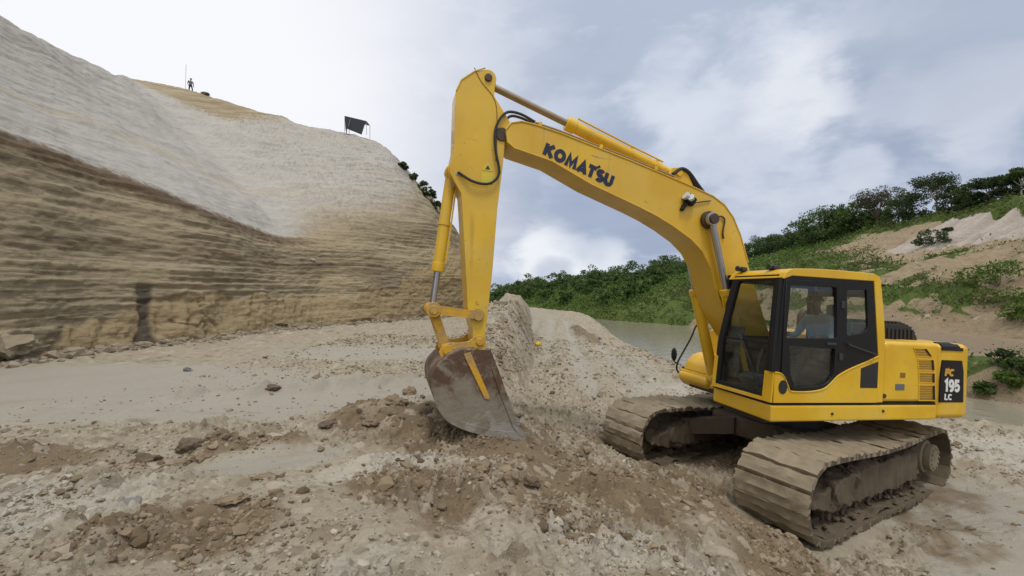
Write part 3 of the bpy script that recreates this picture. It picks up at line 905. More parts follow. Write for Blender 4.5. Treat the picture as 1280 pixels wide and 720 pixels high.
hs = graded(-4, 120, 0, 34, 0.16, 1.05)
hy = graded(-15, 620, 10, 62, 0.20, 1.022)
HS, HY = np.meshgrid(hs, hy, indexing='ij')
HX = far_shore(HY) + HS
HZ = hill_z(HX, HY)
tag(mesh_np('hill', np.stack([HX, HY, HZ], -1).reshape(-1, 3), grid_faces(len(hs), len(hy)), M['hill_soil'], True,
            {'veg': veg_mask(HX, HY), 'white': white_mask(HX, HY), 'road': road_mask(HX, HY)}), kind='structure')

# ================================================================ THE CUT CLIFF ON THE LEFT
def P3(px, py, y): return ((px - 640) / 543.0 * y, y, CZ - (py - 365) / 543.0 * y)


_cols = [
    [(0, 458, 12.2), (0, 310, 13.4), (0, 165, 15), (0, 115, 18), (0, 65, 21), (0, 20, 24)],
    [(105, 440, 15.3), (115, 330, 16.5), (130, 215, 18.5), (115, 160, 22.5), (98, 112, 26), (78, 64, 30)],
    [(215, 433, 18.2), (235, 345, 19.8), (255, 262, 22.2), (218, 200, 27), (180, 143, 32), (142, 91, 37)],
    [(330, 416, 23.5), (342, 355, 26), (350, 297, 29), (318, 248, 33), (245, 172, 39), (160, 96, 45)],
    [(390, 408, 27.5), (400, 350, 30), (405, 297, 32), (385, 240, 36), (325, 180, 41), (240, 113, 48)],
    [(440, 405, 30), (450, 350, 31.5), (455, 293, 34), (445, 235, 37.5), (420, 190, 41), (368, 152, 46)],
    [(490, 402, 33), (500, 345, 34.5), (500, 290, 36.5), (490, 240, 39), (480, 205, 41), (465, 173, 44)],
    [(530, 398, 36), (540, 345, 37), (535, 290, 38.5), (515, 245, 40), (502, 220, 41.5), (486, 189, 44)],
    [(562, 393, 39), (575, 345, 40), (560, 300, 41), (545, 268, 42.5), (530, 243, 43.5), (512, 220, 46)],
    [(600, 388, 44), (605, 365, 45), (590, 330, 47), (577, 300, 49), (560, 275, 52), (540, 250, 56)],
    [(600, 384, 56), (590, 355, 58), (575, 325, 60), (560, 300, 62), (545, 275, 64), (525, 250, 68)]]
_lay = [[0, 0.08, 0.5, 1, 1, 1], [0, 0.08, 0.5, 1, 1, 1], [0, 0.08, 0.5, 1, 1, 1], [0, 0.08, 0.5, 1, 1, 1.5],
        [0, 0.08, 0.5, 1, 1.1, 2.0], [0, 0.08, 0.5, 1, 1.0, 1.42], [0, 0.08, 0.5, 0.9, 1.0, 1.0], [0, .05, 0.4, 0.75, 1, 1.0],
        [0, 0.05, 0.25, 0.45, 0.6, .8], [0, .05, .2, .3, .4, .4], [0, 0, .2, .3, .4, .4]]
ctrl = np.array([[P3(*p) for p in c] for c in _cols])
lay = np.array(_lay, float)
# the face goes on past the frame, towards and behind the camera
pre = [ctrl[0] + np.array(d_) for d_ in ((3.5, -30, -1.0), (1.2, -14, -.3), (0.5, -6.5, 0))]
ctrl = np.concatenate([np.array(pre), ctrl]); lay = np.concatenate([np.repeat(lay[:1], 3, 0), lay])
# plateau behind the crest, and a skirt under the toe
back1 = ctrl[:, -1] + np.array([-8, 4, 0.1]); back2 = ctrl[:, -1] + np.array([-60, 25, 0.0])
skirt = ctrl[:, 0] + (ctrl[:, 0] - ctrl[:, 1]) * np.array([.25, .25, 0]) + np.array([0, 0, -1.2])
skirt[:, 2] = CZ - 3.2
ctrl = np.concatenate([skirt[:, None], ctrl, back1[:, None], back2[:, None]], 1)
lay = np.concatenate([lay[:, :1], lay, lay[:, -1:], lay[:, -1:]], 1)


def crom(A, t):
    """Catmull-Rom along the first axis at parameters t"""
    n_ = len(A); i = np.clip(np.floor(t).astype(int), 0, n_ - 2); f = t - i
    g = lambda k: A[np.clip(k, 0, n_ - 1)]
    f = f.reshape((-1,) + (1,) * (A.ndim - 1))
    p0, p1, p2, p3 = g(i - 1), g(i), g(i + 1), g(i + 2)
    return 0.5 * (2 * p1 + (p2 - p0) * f + (2 * p0 - 5 * p1 + 4 * p2 - p3) * f ** 2 + (3 * p1 - p0 - 3 * p2 + p3) * f ** 3)


def lin(A, t):
    n_ = len(A); i = np.clip(np.floor(t).astype(int), 0, n_ - 2); f = (t - i).reshape((-1,) + (1,) * (A.ndim - 1))
    return A[i] * (1 - f) + A[i + 1] * f


tu = np.concatenate([np.linspace(0, 3, 90, endpoint=False), np.linspace(3, len(ctrl) - 1, 520)])
tv = np.concatenate([np.linspace(0, 1, 10, endpoint=False), np.linspace(1, 3, 150, endpoint=False), np.linspace(3, 6, 170, endpoint=False), np.linspace(6, 8, 30)])
C1 = 0.5 * crom(ctrl, tu) + 0.5 * lin(ctrl, tu)
C2 = np.swapaxes(lin(np.swapaxes(C1, 0, 1), tv), 0, 1) * 0.6 + np.swapaxes(crom(np.swapaxes(C1, 0, 1), tv), 0, 1) * 0.4
LY = np.swapaxes(lin(np.swapaxes(lin(lay, tu), 0, 1), tv), 0, 1)
du = np.gradient(C2, axis=0); dv = np.gradient(C2, axis=1)
NN = np.cross(du, dv); NN /= np.linalg.norm(NN, axis=-1, keepdims=True) + 1e-9
if NN[200, 100, 0] < 0: NN = -NN
x_, y_, z_ = C2[..., 0], C2[..., 1], C2[..., 2]
TV = np.broadcast_to(tv[None, :], x_.shape)
low = sstep(-LY, -0.62, -0.4); pal = 1 - low
hz = z_ + 0.25 * fbm(x_ * 0.08, y_ * 0.08, 1.0, 2)
strata = fbm(y_ * 0.03, x_ * 0.03, hz * 0.9, 4, 0.6)
ledge = np.abs(perlin(y_ * 0.04, 3.0, hz * 2.2))
saw = lambda f, s: (lambda q: (q - np.floor(q)) * (1 - sstep(q - np.floor(q), .82, 1.0)))(hz * f + .45 * fbm(y_ * .06, x_ * .06, s, 2) + .07 * fbm(y_ * .9, x_ * .9, s, 3))
och_line = np.interp(tu, [0, 3, 3.3, 4, 5, 6, 8, 9.2, 10.2, 11, 13], [1.3, 1.0, 1.06, 1.4, 1.8, 1.75, 1.6, 1.9, 2.6, 3.2, 3.2])
ochre = sstep(och_line[:, None] + 0.14 * fbm(y_ * 0.35, x_ * .35, 0.0, 4, .6) + .25 * sstep(tu, 6.5, 8.5)[:, None] * fbm(y_ * 0.5, x_ * .5, z_ * .5, 3) - TV, 0.0, 0.06) * (TV < 3)
crack = np.abs(perlin(y_ * 0.75 + 0.35 * z_ + .8 * perlin(y_ * .7, z_ * .9, 3.0), x_ * .4, z_ * 0.3))
crk = sstep(perlin(y_ * .45, z_ * .3, 7.7), -.25, .25)
farf = sstep(tu, 6.0, 7.2)[:, None]
rag = fbm(y_ * 0.22, x_ * 0.22, z_ * 1.1, 5, .6)
disp = low * (1 - ochre * (1 - .6 * sstep(tu, 6, 8)[:, None])) * (0.08 * strata - 0.05 * np.clip(0.22 - ledge, 0, 1) * 4 * sstep(rag, -.3, .4) + 0.09 * rag + 0.07 * fbm(x_ * 1.2, y_ * 1.2, z_ * 2.8, 4, .6))
disp += low * ochre * (1 - .5 * farf) * (0.26 * fbm(x_ * 0.6, y_ * 0.6, z_ * 0.5, 4, .6) - 0.14 * crk * np.clip(0.06 - crack, 0, 1) * 16 + 0.05 + .08 * fbm(x_ * 2.2, y_ * 2.2, z_ * 1.6, 4, .6))
groove = perlin(y_ * 1.6 + x_ * 1.6, 0.3, z_ * 0.10) + 0.6 * perlin(y_ * 3.6 + x_ * 3.6, 0.9, z_ * 0.2)
farf = sstep(tu, 6.0, 7.2)[:, None]
disp += pal * (0.06 * strata + 0.26 * fbm(x_ * 0.22, y_ * 0.22, z_ * 0.22, 3) + 0.10 * groove * (0.2 + farf * sstep(fbm(x_ * .15, y_ * .15, z_ * .3, 2), -.6, .4)) + 0.06 * fbm(x_ * .6, y_ * .6, z_ * 2.2, 4, .6))
cutl = perlin(TV * 13.0, tu[:, None] * 1.5, 0.7) + .6 * perlin(TV * 27.0, tu[:, None] * 2.5, 4.7)
disp += pal * 0.032 * cutl
disp += low * (1 - ochre * .7) * (0.12 * saw(1.15, 3.0) + 0.07 * saw(3.3, 8.0)) * sstep(fbm(y_ * .2, x_ * .2, hz * .5, 2), -.5, .2)
disp *= sstep(TV, 0.85, 1.15) * 0.9 + 0.1
# a wet channel cuts down the ochre wall
wet_d = np.abs(y_ - (17.45 + 0.27 * (z_ - CZ + 1.4)) - 0.10 * perlin(z_ * 1.7, 1.0)) + .06 * fbm(y_ * 4, z_ * 1.2, 2.0, 3)
wz_ = z_ - CZ
wet_w = .20 + .10 * sstep(wz_, -.9, .2) + .16 * sstep(-wz_, 1.3, 2.0) + .05 * perlin(z_ * 3.1, 2.0)
wet = .85 * sstep(wet_w - wet_d, -.07, .10) * sstep(-(z_ - CZ), -0.55, 0.0) * (x_ < -12) * sstep(TV, 0.9, 1.05)
disp -= 0.10 * wet
vein = np.exp(-((TV - 4.15 - .12 * fbm(y_ * .12, z_ * .3, 2.0, 2)) / .07) ** 2) * (1 - farf) + .6 * np.exp(-((TV - 4.0 - .2 * fbm(y_ * .1, x_ * .1, 2.0, 2)) / .05) ** 2) * farf
V = C2 + NN * disp[..., None]
tag(mesh_np('cliff', V.reshape(-1, 3), grid_faces(len(tu), len(tv)), M['cliff_soil'], True,
            {'layer': LY, 'ochre': ochre, 'wet': wet, 'vein': vein, 'tv': TV, 'tu': np.broadcast_to(tu[:, None], TV.shape), 'far': np.broadcast_to(farf, TV.shape)}), kind='structure')
CLIFF_V, CLIFF_TU, CLIFF_TV, CLIFF_N = V, tu, tv, NN


def cliff_at(px, py):
    """the point of the cliff face on the line of sight through a photo pixel"""
    q = CLIFF_V.reshape(-1, 3)
    ok = q[:, 1] > 1
    u = np.where(ok, 640 + 543 * q[:, 0] / np.maximum(q[:, 1], 1), 1e9); v = np.where(ok, 365 - 543 * (q[:, 2] - CZ) / np.maximum(q[:, 1], 1), 1e9)
    d = (u - px) ** 2 + (v - py) ** 2 + (q[:, 1] > 50) * 400
    return q[np.argmin(d)]


# ================================================================ LOOSE STONES AND CLODS
def ico(sub):
    b = bmesh.new(); bmesh.ops.create_icosphere(b, subdivisions=sub, radius=1)
    v = np.array([p.co[:] for p in b.verts]); b.verts.index_update()
    f = np.array([[q.index for q in fc.verts] for fc in b.faces]); b.free()
    return v, f


def lump_shape(sub, seed, amp=0.4, sharp=False):
    v, f = ico(sub)
    d = 1 + amp * fbm(v[:, 0] * 1.1 + seed, v[:, 1] * 1.1, v[:, 2] * 1.1 - seed, 3)
    if sharp:                                                      # a few flat broken faces
        rg = np.random.RandomState(int(seed * 10))
        v = v * d[:, None]
        for _ in range(6):
            n_ = rg.normal(size=3); n_ /= np.linalg.norm(n_); h = rg.uniform(.5, .8)
            k = np.clip(v @ n_ - h, 0, None); v = v - k[:, None] * n_
        return v, f
    return v * d[:, None], f


def scatter_lumps(name, pts, sizes, mat, sub, seed=0):
    rg = np.random.RandomState(seed)
    shapes = [lump_shape(sub, 3.7 * k + seed, 0.5, True) for k in range(7)]
    Vs, Fs, off = [], [], 0
    for p, s_ in zip(pts, sizes):
        v, f = shapes[rg.randint(7)]
        q = rg.normal(size=4); q /= np.linalg.norm(q); w, x, y, z = q
        Rm = np.array([[1 - 2 * (y * y + z * z), 2 * (x * y - z * w), 2 * (x * z + y * w)], [2 * (x * y + z * w), 1 - 2 * (x * x + z * z), 2 * (y * z - x * w)], [2 * (x * z - y * w), 2 * (y * z + x * w), 1 - 2 * (x * x + y * y)]])
        Vs.append((v * rg.uniform(.65, 1.2, 3)) @ Rm.T * s_ * np.array([1, 1, .8]) + p); Fs.append(f + off); off += len(v)
    return mesh_np(name, np.concatenate(Vs), np.concatenate(Fs), mat, False)


rg = np.random.RandomState(11)
N = 240000
cx = rg.uniform(-8, 11, N); cy = 1.9 + 20 * rg.uniform(0, 1, N) ** 1.9
f_, s2_, c2_ = ground_masks(cx, cy)
clump = sstep(fbm(cx * 0.9, cy * 0.9, 12.0, 3), -0.15, 0.45)
tx_, ty_ = track_local(cx, cy)
dens = (0.16 + 0.9 * np.maximum(np.maximum(s2_, c2_), (berm(cx, cy) > .15) * .8) * clump + 0.2 * clump) * (1 - 0.93 * f_)
dens *= ~((np.abs(tx_) < 2.6) & (np.abs(np.abs(ty_) - 1.13) < 0.55)) & (cx < shore(cy) - 2)
keep = rg.uniform(0, 1, N) < dens
cx, cy, s2_, c2_ = cx[keep], cy[keep], s2_[keep], c2_[keep]
size = np.clip(0.0078 * np.exp(rg.normal(0, 0.6, len(cx))) * (1 + 0.09 * cy), 0.0045, 0.07)
cz_ = ground_z(cx, cy) + size * 0.1
pts = np.stack([cx, cy, cz_], -1)
r3 = rg.uniform(0, 1, len(cx))
isb = (s2_ * 1.1 > r3); isc = ~isb & (c2_ + 0.10 > rg.uniform(0, 1, len(cx)))
rest = ~isb & ~isc
sm = size < 0.013
for nm, sel, fac, mt, sd in (('brown_clods', isb, 1.25, 'clods_brown', 1), ('pale_rubble', isc, 1.0, 'clods_pale', 2), ('earth_crumbs', rest, 1.15, 'clods_mixed', 3)):
    tag(scatter_lumps(nm, pts[sel & ~sm], size[sel & ~sm] * fac, M[mt], 1, sd), kind='stuff')
    tag(scatter_lumps(nm.replace('clods', 'grit').replace('rubble', 'grit').replace('crumbs', 'grit'), pts[sel & sm], size[sel & sm] * fac, M[mt], 0 if False else 1, sd + 20), kind='stuff')
# broken earth along the foot of the cliff
ti = rg.randint(60, 600, 2600)
toe = CLIFF_V[ti, 11] + rg.normal(0, 1, (2600, 3)) * np.array([0.5, 0.4, 0]) + np.array([0.35, -0.25, 0])
toe[:, 2] = ground_z(toe[:, 0], toe[:, 1]) + 0.02
tsz = np.clip(0.07 * np.exp(rg.normal(0, 0.6, 2600)), 0.03, 0.35)
tag(scatter_lumps('cliff_foot_rubble', toe, tsz, M['clods_mixed'], 1, 5), kind='stuff')
# ================================================================ THE EXCAVATOR
SW = Matrix.Rotation(SWING, 4, 'Z')
exc = empty('excavator', tuple(MO), tuple(M_EUL))
tag(exc, 'large yellow crawler excavator with muddy tracks, its bucket resting on the dirt', 'excavator')


def upper(o):
    """parts of the slewing superstructure share its turn on the ring"""
    o.parent = exc
    o.rotation_euler = (0, 0, SWING)
    return o


def plate_holes(outer, holes, y0, y1, bevel=0.0):
    """flat plate (x,z outline) with openings, thickness along y, as a bmesh-ready MB"""
    cu = bpy.data.curves.new('tmp', 'CURVE'); cu.dimensions = '2D'; cu.fill_mode = 'BOTH'
    for pts in [outer] + holes:
        sp = cu.splines.new('POLY'); sp.points.add(len(pts) - 1); sp.use_cyclic_u = True
        for p, (x, z) in zip(sp.points, pts): p.co = (x, z, 0, 1)
    cu.extrude = abs(y1 - y0) / 2 - bevel; cu.bevel_depth = bevel; cu.bevel_resolution = 1; cu.offset = -bevel
    o = bpy.data.objects.new('tmp', cu); COL.objects.link(o)
    bpy.context.view_layer.update()
    me = bpy.data.meshes.new_from_object(o.evaluated_get(bpy.context.evaluated_depsgraph_get()))
    bpy.data.objects.remove(o); bpy.data.curves.remove(cu)
    mb = MB(); mb.bm.from_mesh(me); bpy.data.meshes.remove(me)
    bmesh.ops.remove_doubles(mb.bm, verts=mb.bm.verts[:], dist=1e-5)
    bmesh.ops.transform(mb.bm, matrix=Matrix(((1, 0, 0, 0), (0, 0, 1, (y0 + y1) / 2), (0, 1, 0, 0), (0, 0, 0, 1))), verts=mb.bm.verts)
    bmesh.ops.recalc_face_normals(mb.bm, faces=mb.bm.faces[:])
    return mb


def smooth_pts(pts, n=5, closed=False):
    P = [Vector((p[0], p[1], 0)) for p in pts]; out = []
    m = len(P)
    for i in range(m if closed else m - 1):
        g = (lambda k: P[k % m]) if closed else (lambda k: P[max(0, min(m - 1, k))])
        p0, p1, p2, p3 = g(i - 1), g(i), g(i + 1), g(i + 2)
        for k in range(n):
            t = k / n
            q = 0.5 * ((2 * p1) + (p2 - p0) * t + (2 * p0 - 5 * p1 + 4 * p2 - p3) * t * t + (3 * p1 - p0 - 3 * p2 + p3) * t ** 3)
            out.append((q.x, q.y))
    if not closed: out.append(pts[-1])
    return out


# ---------------------------------------------------------------- undercarriage
XI, XS, RT, HW = 1.86, -1.66, 0.455, 0.405          # idler, sprocket, wheel radius, half shoe width
TY = 1.14


def belt_path(n):
    """closed path of the chain, with a little sag on the upper run"""
    pts = []
    L = XI - XS
    for k in range(60):
        x = XS + L * k / 60; pts.append((x, 0.03))
    for k in range(40):
        a_ = -math.pi / 2 + math.pi * k / 40; pts.append((XI + (RT - .02) * math.cos(a_), RT + .03 + (RT - .02) * math.sin(a_)))
    for k in range(60):
        t = k / 60; pts.append((XI - L * t, 2 * RT + .01 - 0.05 * math.sin(math.pi * t) ** 2 * 1.2))
    for k in range(40):
        a_ = math.pi / 2 + math.pi * k / 40; pts.append((XS + (RT - .02) * math.cos(a_), RT + .03 + (RT - .02) * math.sin(a_)))
    P = np.array(pts + pts[:1]); d = np.r_[0, np.cumsum(np.linalg.norm(np.diff(P, axis=0), axis=1))]
    s_ = np.linspace(0, d[-1], n, endpoint=False)
    q = np.c_[np.interp(s_, d, P[:, 0]), np.interp(s_, d, P[:, 1])]
    e_ = 0.02; q2 = np.c_[np.interp((s_ + e_) % d[-1], d, P[:, 0]), np.interp((s_ + e_) % d[-1], d, P[:, 1])]
    tg = q2 - q; tg /= np.linalg.norm(tg, axis=1)[:, None]
    return q, tg, d[-1] / n


def make_track(side):
    yc = TY * side
    mb = MB()
    n = 46
    q, tg, pitch = belt_path(n)
    rg_ = np.random.RandomState(5 + side)
    for k in range(n):
        (x, z), (tx, tz) = q[k], tg[k]
        nx, nz = tz, -tx                       # outward
        sub = bmesh.new(); jd = -0.012 - 0.045 * rg_.rand() ** 1.3
        nu, nw = 7, 26
        grid = []
        for i in range(nu):
            u = (i / (nu - 1) - 0.5) * pitch * 1.0
            row = []
            for j in range(nw):
                w = (j / (nw - 1) - 0.5) * 2 * HW
                # three grousers under a coat of mud, an open joint at each end of the shoe
                g_ = 0.014 * max(math.cos(2 * math.pi * (u / pitch) * 2.0), 0.0)
                joint = jd if i in (0, nu - 1) else 0
                h = 0.022 + g_ + joint + 0.022 * float(perlin(x * 3 + u * 2 + 7, w * 4, z * 3 + side * 3)) + 0.018 * float(perlin(x * 11 + u * 11, w * 11, z * 11))
                row.append(sub.verts.new((x + tx * u + nx * h, yc + w * (1 + 0.022 * rg_.randn() * (abs(w) > HW * .97)), z + tz * u + nz * h)))
            grid.append(row)
        for i in range(nu - 1):
            for j in range(nw - 1):
                sub.faces.new((grid[i][j], grid[i + 1][j], grid[i + 1][j + 1], grid[i][j + 1]))
        # sides and underside of the shoe plate
        for j0 in (0, nw - 1):
            lo = [sub.verts.new((x + tx * u - nx * 0.03, yc + (j0 / (nw - 1) - .5) * 2 * HW, z + tz * u - nz * 0.03)) for u in [(i / (nu - 1) - .5) * pitch for i in range(nu)]]
            for i in range(nu - 1): sub.faces.new((grid[i][j0], grid[i + 1][j0], lo[i + 1], lo[i]))
            if j0 == 0: l0 = lo
        for i in range(nu - 1): sub.faces.new((l0[i], l0[i + 1], lo[i + 1], lo[i]))
        for i0 in (0, nu - 1):
            va = [grid[i0][j] for j in range(nw)]
            sub.faces.new(va + [lo[i0], l0[i0]])
        bmesh.ops.recalc_face_normals(sub, faces=sub.faces[:])
        mb._add(sub)
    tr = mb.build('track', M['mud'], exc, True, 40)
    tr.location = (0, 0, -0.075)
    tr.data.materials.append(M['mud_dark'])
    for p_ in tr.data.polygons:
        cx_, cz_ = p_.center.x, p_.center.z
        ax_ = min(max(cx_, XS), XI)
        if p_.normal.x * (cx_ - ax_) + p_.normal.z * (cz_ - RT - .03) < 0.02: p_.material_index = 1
    # chain links inside the shoes
    ch = MB()
    for k in range(n):
        (x, z), (tx, tz) = q[k], tg[k]
        a_ = math.atan2(tz, tx)
        for dy in (-0.11, 0.11):
            ch.box((x + tz * -0.07, yc + dy, z + tx * 0.07), (pitch * 0.96, 0.05, 0.075), (0, -a_, 0))
    ch.build('track_chain', M['mud_dark'], tr)
    fr = MB()
    fr.prism([(XS + .45, .30), (XS + .5, .62), (-.5, .66), (.6, .66), (XI - .45, .58), (XI - .05, .50), (XI + .05, .36), (XI - .3, .26), (-.9, .24)], yc - .29, yc + .29, .03)
    fr.prism([(XI - 1.0, .55), (XI - .85, .66), (XI - .35, .60), (XI - .3, .36), (XI - .9, .3)], yc - .32, yc + .32, .02)
    fr.subdivide(.05); fr.rough(0.045, 4.0, side); fr.rough(0.03, 11.0, side + 3)
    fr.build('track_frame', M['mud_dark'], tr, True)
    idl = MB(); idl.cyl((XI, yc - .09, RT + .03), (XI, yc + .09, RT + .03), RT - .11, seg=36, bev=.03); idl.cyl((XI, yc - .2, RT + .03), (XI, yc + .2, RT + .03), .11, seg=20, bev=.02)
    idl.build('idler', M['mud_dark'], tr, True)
    sp = MB()
    sp.prism([(XS + (RT - (.07 if k % 4 < 2 else .13)) * math.cos(2 * math.pi * k / 84), RT + .03 + (RT - (.07 if k % 4 < 2 else .13)) * math.sin(2 * math.pi * k / 84)) for k in range(84)], yc - .035, yc + .035)
    sp.cyl((XS, yc - .26, RT + .03), (XS, yc + .24, RT + .03), .25, seg=32, bev=.03)
    sp.cyl((XS, yc + .24 * side, RT + .03), (XS, yc + .33 * side, RT + .03), .20, seg=28, bev=.015)
    for k in range(12):
        a_ = 2 * math.pi * k / 12; sp.cyl((XS + .15 * math.cos(a_), yc + .325 * side, RT + .03 + .15 * math.sin(a_)), (XS + .15 * math.cos(a_), yc + .345 * side, RT + .03 + .15 * math.sin(a_)), .018, seg=6)
    sp.build('sprocket', M['mud'], tr, True)
    for k in range(8):
        x = XS + .5 + k * (XI - XS - 1.0) / 7
        rl = MB()
        rl.cyl((x, yc - .17, .155), (x, yc - .06, .155), .085, seg=18, bev=.01); rl.cyl((x, yc + .06, .155), (x, yc + .17, .155), .085, seg=18, bev=.01); rl.cyl((x, yc - .21, .155), (x, yc + .21, .155), .05, seg=14)
        rl.build('roller', M['mud_dark'], tr, True)
    # clods caked between frame and shoes
    rgm = np.random.RandomState(21 + side)
    pts_, sz_ = [], []
    for k in range(150):
        x = rgm.uniform(XS + .35, XI - .1); zz = rgm.choice([rgm.uniform(.08, .2), rgm.uniform(.45, .70)], p=[.45, .55])
        pts_.append((x, yc + side * rgm.uniform(.12, .34 if zz < .3 else .24), zz if zz > .3 else rgm.uniform(.05, .13))); sz_.append(rgm.uniform(.015, .05))
    # packed mud that lies on the lower run inside the belt
    gx_, gy_ = np.linspace(XS + .15, XI - .05, 120), np.linspace(-.36, .36, 28)
    PX, PY = np.meshgrid(gx_, gy_, indexing='ij')
    PZ = .055 + .05 * fbm(PX * 3.1 + side, PY * 4.0, 2.0, 4, .6) + .05 * np.clip(perlin(PX * 2.0, PY * 2.5, 5.0 + side), 0, 1) + .05 * (1 - np.abs(PY) / .36)
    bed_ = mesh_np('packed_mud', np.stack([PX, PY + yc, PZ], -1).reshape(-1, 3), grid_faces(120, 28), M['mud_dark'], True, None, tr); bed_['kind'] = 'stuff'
    cl_ = scatter_lumps('caked_mud', pts_, sz_, M['mud_dark'], 1, 9 + side); cl_.parent = tr; cl_['kind'] = 'stuff'
    return tr


make_track(1); make_track(-1)
uc = MB()
uc.box((0, 0, .62), (1.25, 1.5, .34), None, .05)
for sx in (-1, 1):
    for sy in (-1, 1):
        uc.quadbox([(sx * .25, sy * .35, .50), (sx * .68, sy * .3, .50), (sx * 1.15, sy * 1.0, .34), (sx * .62, sy * 1.0, .34)], (0, 0, .26))
uc.subdivide(.12); uc.rough(0.02, 3.0)
uc.build('undercarriage_frame', M['mud_dark'], exc, True)
sr = MB(); sr.cyl((0, 0, .78), (0, 0, .98), .62, seg=48, bev=.015); sr.cyl((0, 0, .97), (0, 0, 1.13), .55, seg=48)
for k in range(36):
    a_ = 2 * math.pi * k / 36; sr.cyl((.59 * math.cos(a_), .59 * math.sin(a_), .97), (.59 * math.cos(a_), .59 * math.sin(a_), 1.0), .018, seg=6)
sr.build('slew_ring', M['dark_steel'], exc, True)

# ---------------------------------------------------------------- deck, engine bay, counterweight
YL = 1.385
dk = MB()
dk.prism_z([(1.59, YL), (-1.29, YL), (-1.29, -YL), (.86, -YL), (.86, -.47), (.62, -.40), (.62, .30), (1.52, .30)], 1.12, 1.33, .035)
deck = upper(dk.build('deck', M['yellow_paint'], None, True))
bx = MB(); bx.prism_z([(1.56, YL - .02), (-1.28, YL - .02), (-1.28, -YL + .02), (.80, -YL + .02), (.80, -.45), (.6, -.36), (.6, .34), (1.53, .34)], 1.325, 1.36)
bx.build('deck_gap_strip', M['black_trim'], deck)  # black strip paints in the dark of the gap between deck and cab
bl = MB(); bl.box((.1, 0, 1.10), (1.5, 2.2, .10), None, .02); bl.box((1.05, .85, 1.09), (.9, .7, .07), None, .02)
bl.build('belly_plate', M['dark_steel'], deck)
for (x, z) in ((-.26, 1.25), (.62, 1.22)):
    hb = MB(); hb.cyl((x, YL - .005, z), (x, YL + .012, z), .018, seg=10); hb.build('bolt', M['old_grease'], deck)

sp_ = MB()
sp_.prism([(-.255, 1.362), (-.255, 2.10), (-.29, 2.18), (-1.24, 2.18), (-1.295, 2.17), (-1.295, 1.362)], .35, YL - .002, .055, 3)
side = upper(sp_.build('side_panel', M['yellow_paint'], None, True))
# grille: four openings with fine bars behind
gr_op = [[(-.79, 2.10), (-1.02, 2.10), (-1.13, 2.00), (-.86, 2.00)], [(-.875, 1.95), (-1.165, 1.95), (-1.19, 1.81), (-.90, 1.81)],
         [(-.905, 1.765), (-1.195, 1.765), (-1.205, 1.64), (-.915, 1.64)], [(-.918, 1.595), (-1.21, 1.595), (-1.225, 1.40), (-.925, 1.40)]]
gl_ = MB()
for q_ in gr_op:
    gl_.prism(q_, YL - .02, YL - .0055)
    z0, z1 = q_[3][1], q_[0][1]
    k = 0
    while z0 + .018 + k * .032 < z1 - .005:
        z = z0 + .018 + k * .032; f = (z - z0) / (z1 - z0)
        xa = q_[3][0] * (1 - f) + q_[0][0] * f; xb = q_[2][0] * (1 - f) + q_[1][0] * f
        gl_.box(((xa + xb) / 2, YL - .002, z), (abs(xb - xa) - .02, .014, .014), (.5, 0, 0)); k += 1
gl_.build('grille', M['mesh_brown'], side)
rim = MB()
for q_ in gr_op:
    c_ = (sum(p[0] for p in q_) / 4, sum(p[1] for p in q_) / 4)
    rim.ring_prism([(c_[0] + (p[0] - c_[0]) * 1.10, c_[1] + (p[1] - c_[1]) * 1.16) for p in q_], q_, YL - .012, YL + .006)
rim.build('grille_frame', M['yellow_paint'], side)
# black strip standing in for shade at the rear edge of each opening
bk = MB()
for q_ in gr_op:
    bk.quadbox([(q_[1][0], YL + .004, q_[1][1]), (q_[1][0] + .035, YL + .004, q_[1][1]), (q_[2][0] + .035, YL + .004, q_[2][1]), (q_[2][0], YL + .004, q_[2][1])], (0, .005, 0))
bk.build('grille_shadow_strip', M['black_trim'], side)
pl = MB(); pl.box((-.555, YL - .004, 1.57), (.17, .014, .085), None, .004); pl.build('data_plate', M['plate_grey'], side)
ls = MB(); ls.box((-.60, YL - .004, 1.73), (.10, .010, .07), None, .003); ls.build('faded_sticker', M['mesh_brown'], side)
hd = MB(); hd.cyl((-.28, YL - .02, 1.45), (-.28, YL + .006, 1.45), .028, seg=14); hd.build('door_latch', M['old_grease'], side)

cw = MB()
arc = [(-1.92 - .50 * math.cos(t), -YL * math.sin(t)) for t in [(-75 + 15 * k) * math.pi / 180 for k in range(11)]]
plan = [(-1.30, YL), (-1.84, YL), (-1.92, YL - .03)] + [(x, y) for x, y in [(-1.95 - .5 * (1 - (y_ / YL) ** 2), y_) for y_ in np.linspace(YL - .09, -YL + .09, 15)]] + [(-1.92, -YL + .03), (-1.84, -YL), (-1.30, -YL)]
cw.prism_z(plan, 1.122, 2.185, .085, 4)
cwt = upper(cw.build('counterweight', M['yellow_paint'], None, True))
dc = MB(); dc.prism([(-1.325, 1.365), (-1.325, 1.70), (-1.35, 1.955), (-1.745, 1.955), (-1.785, 1.80), (-1.80, 1.365)], YL - .01, YL + .005)
dc.build('decal_panel', M['black_trim'], cwt)
for k, ang in enumerate((8, 42, 76)):
    a_ = R_(ang); ra = .085
    w0, w1 = -1.335 - .012 * k, -1.755 + .05 * k
    vt = MB(); vt.box(((w0 + w1) / 2, YL - ra + math.cos(a_) * (ra + .002) - (.02 if k == 2 else 0), 2.185 - ra + math.sin(a_) * (ra + .002)), (abs(w1 - w0), .018, .046 + .012 * k), (a_, 0, 0), .005)
    vt.build('vent', M['black_trim'], cwt)


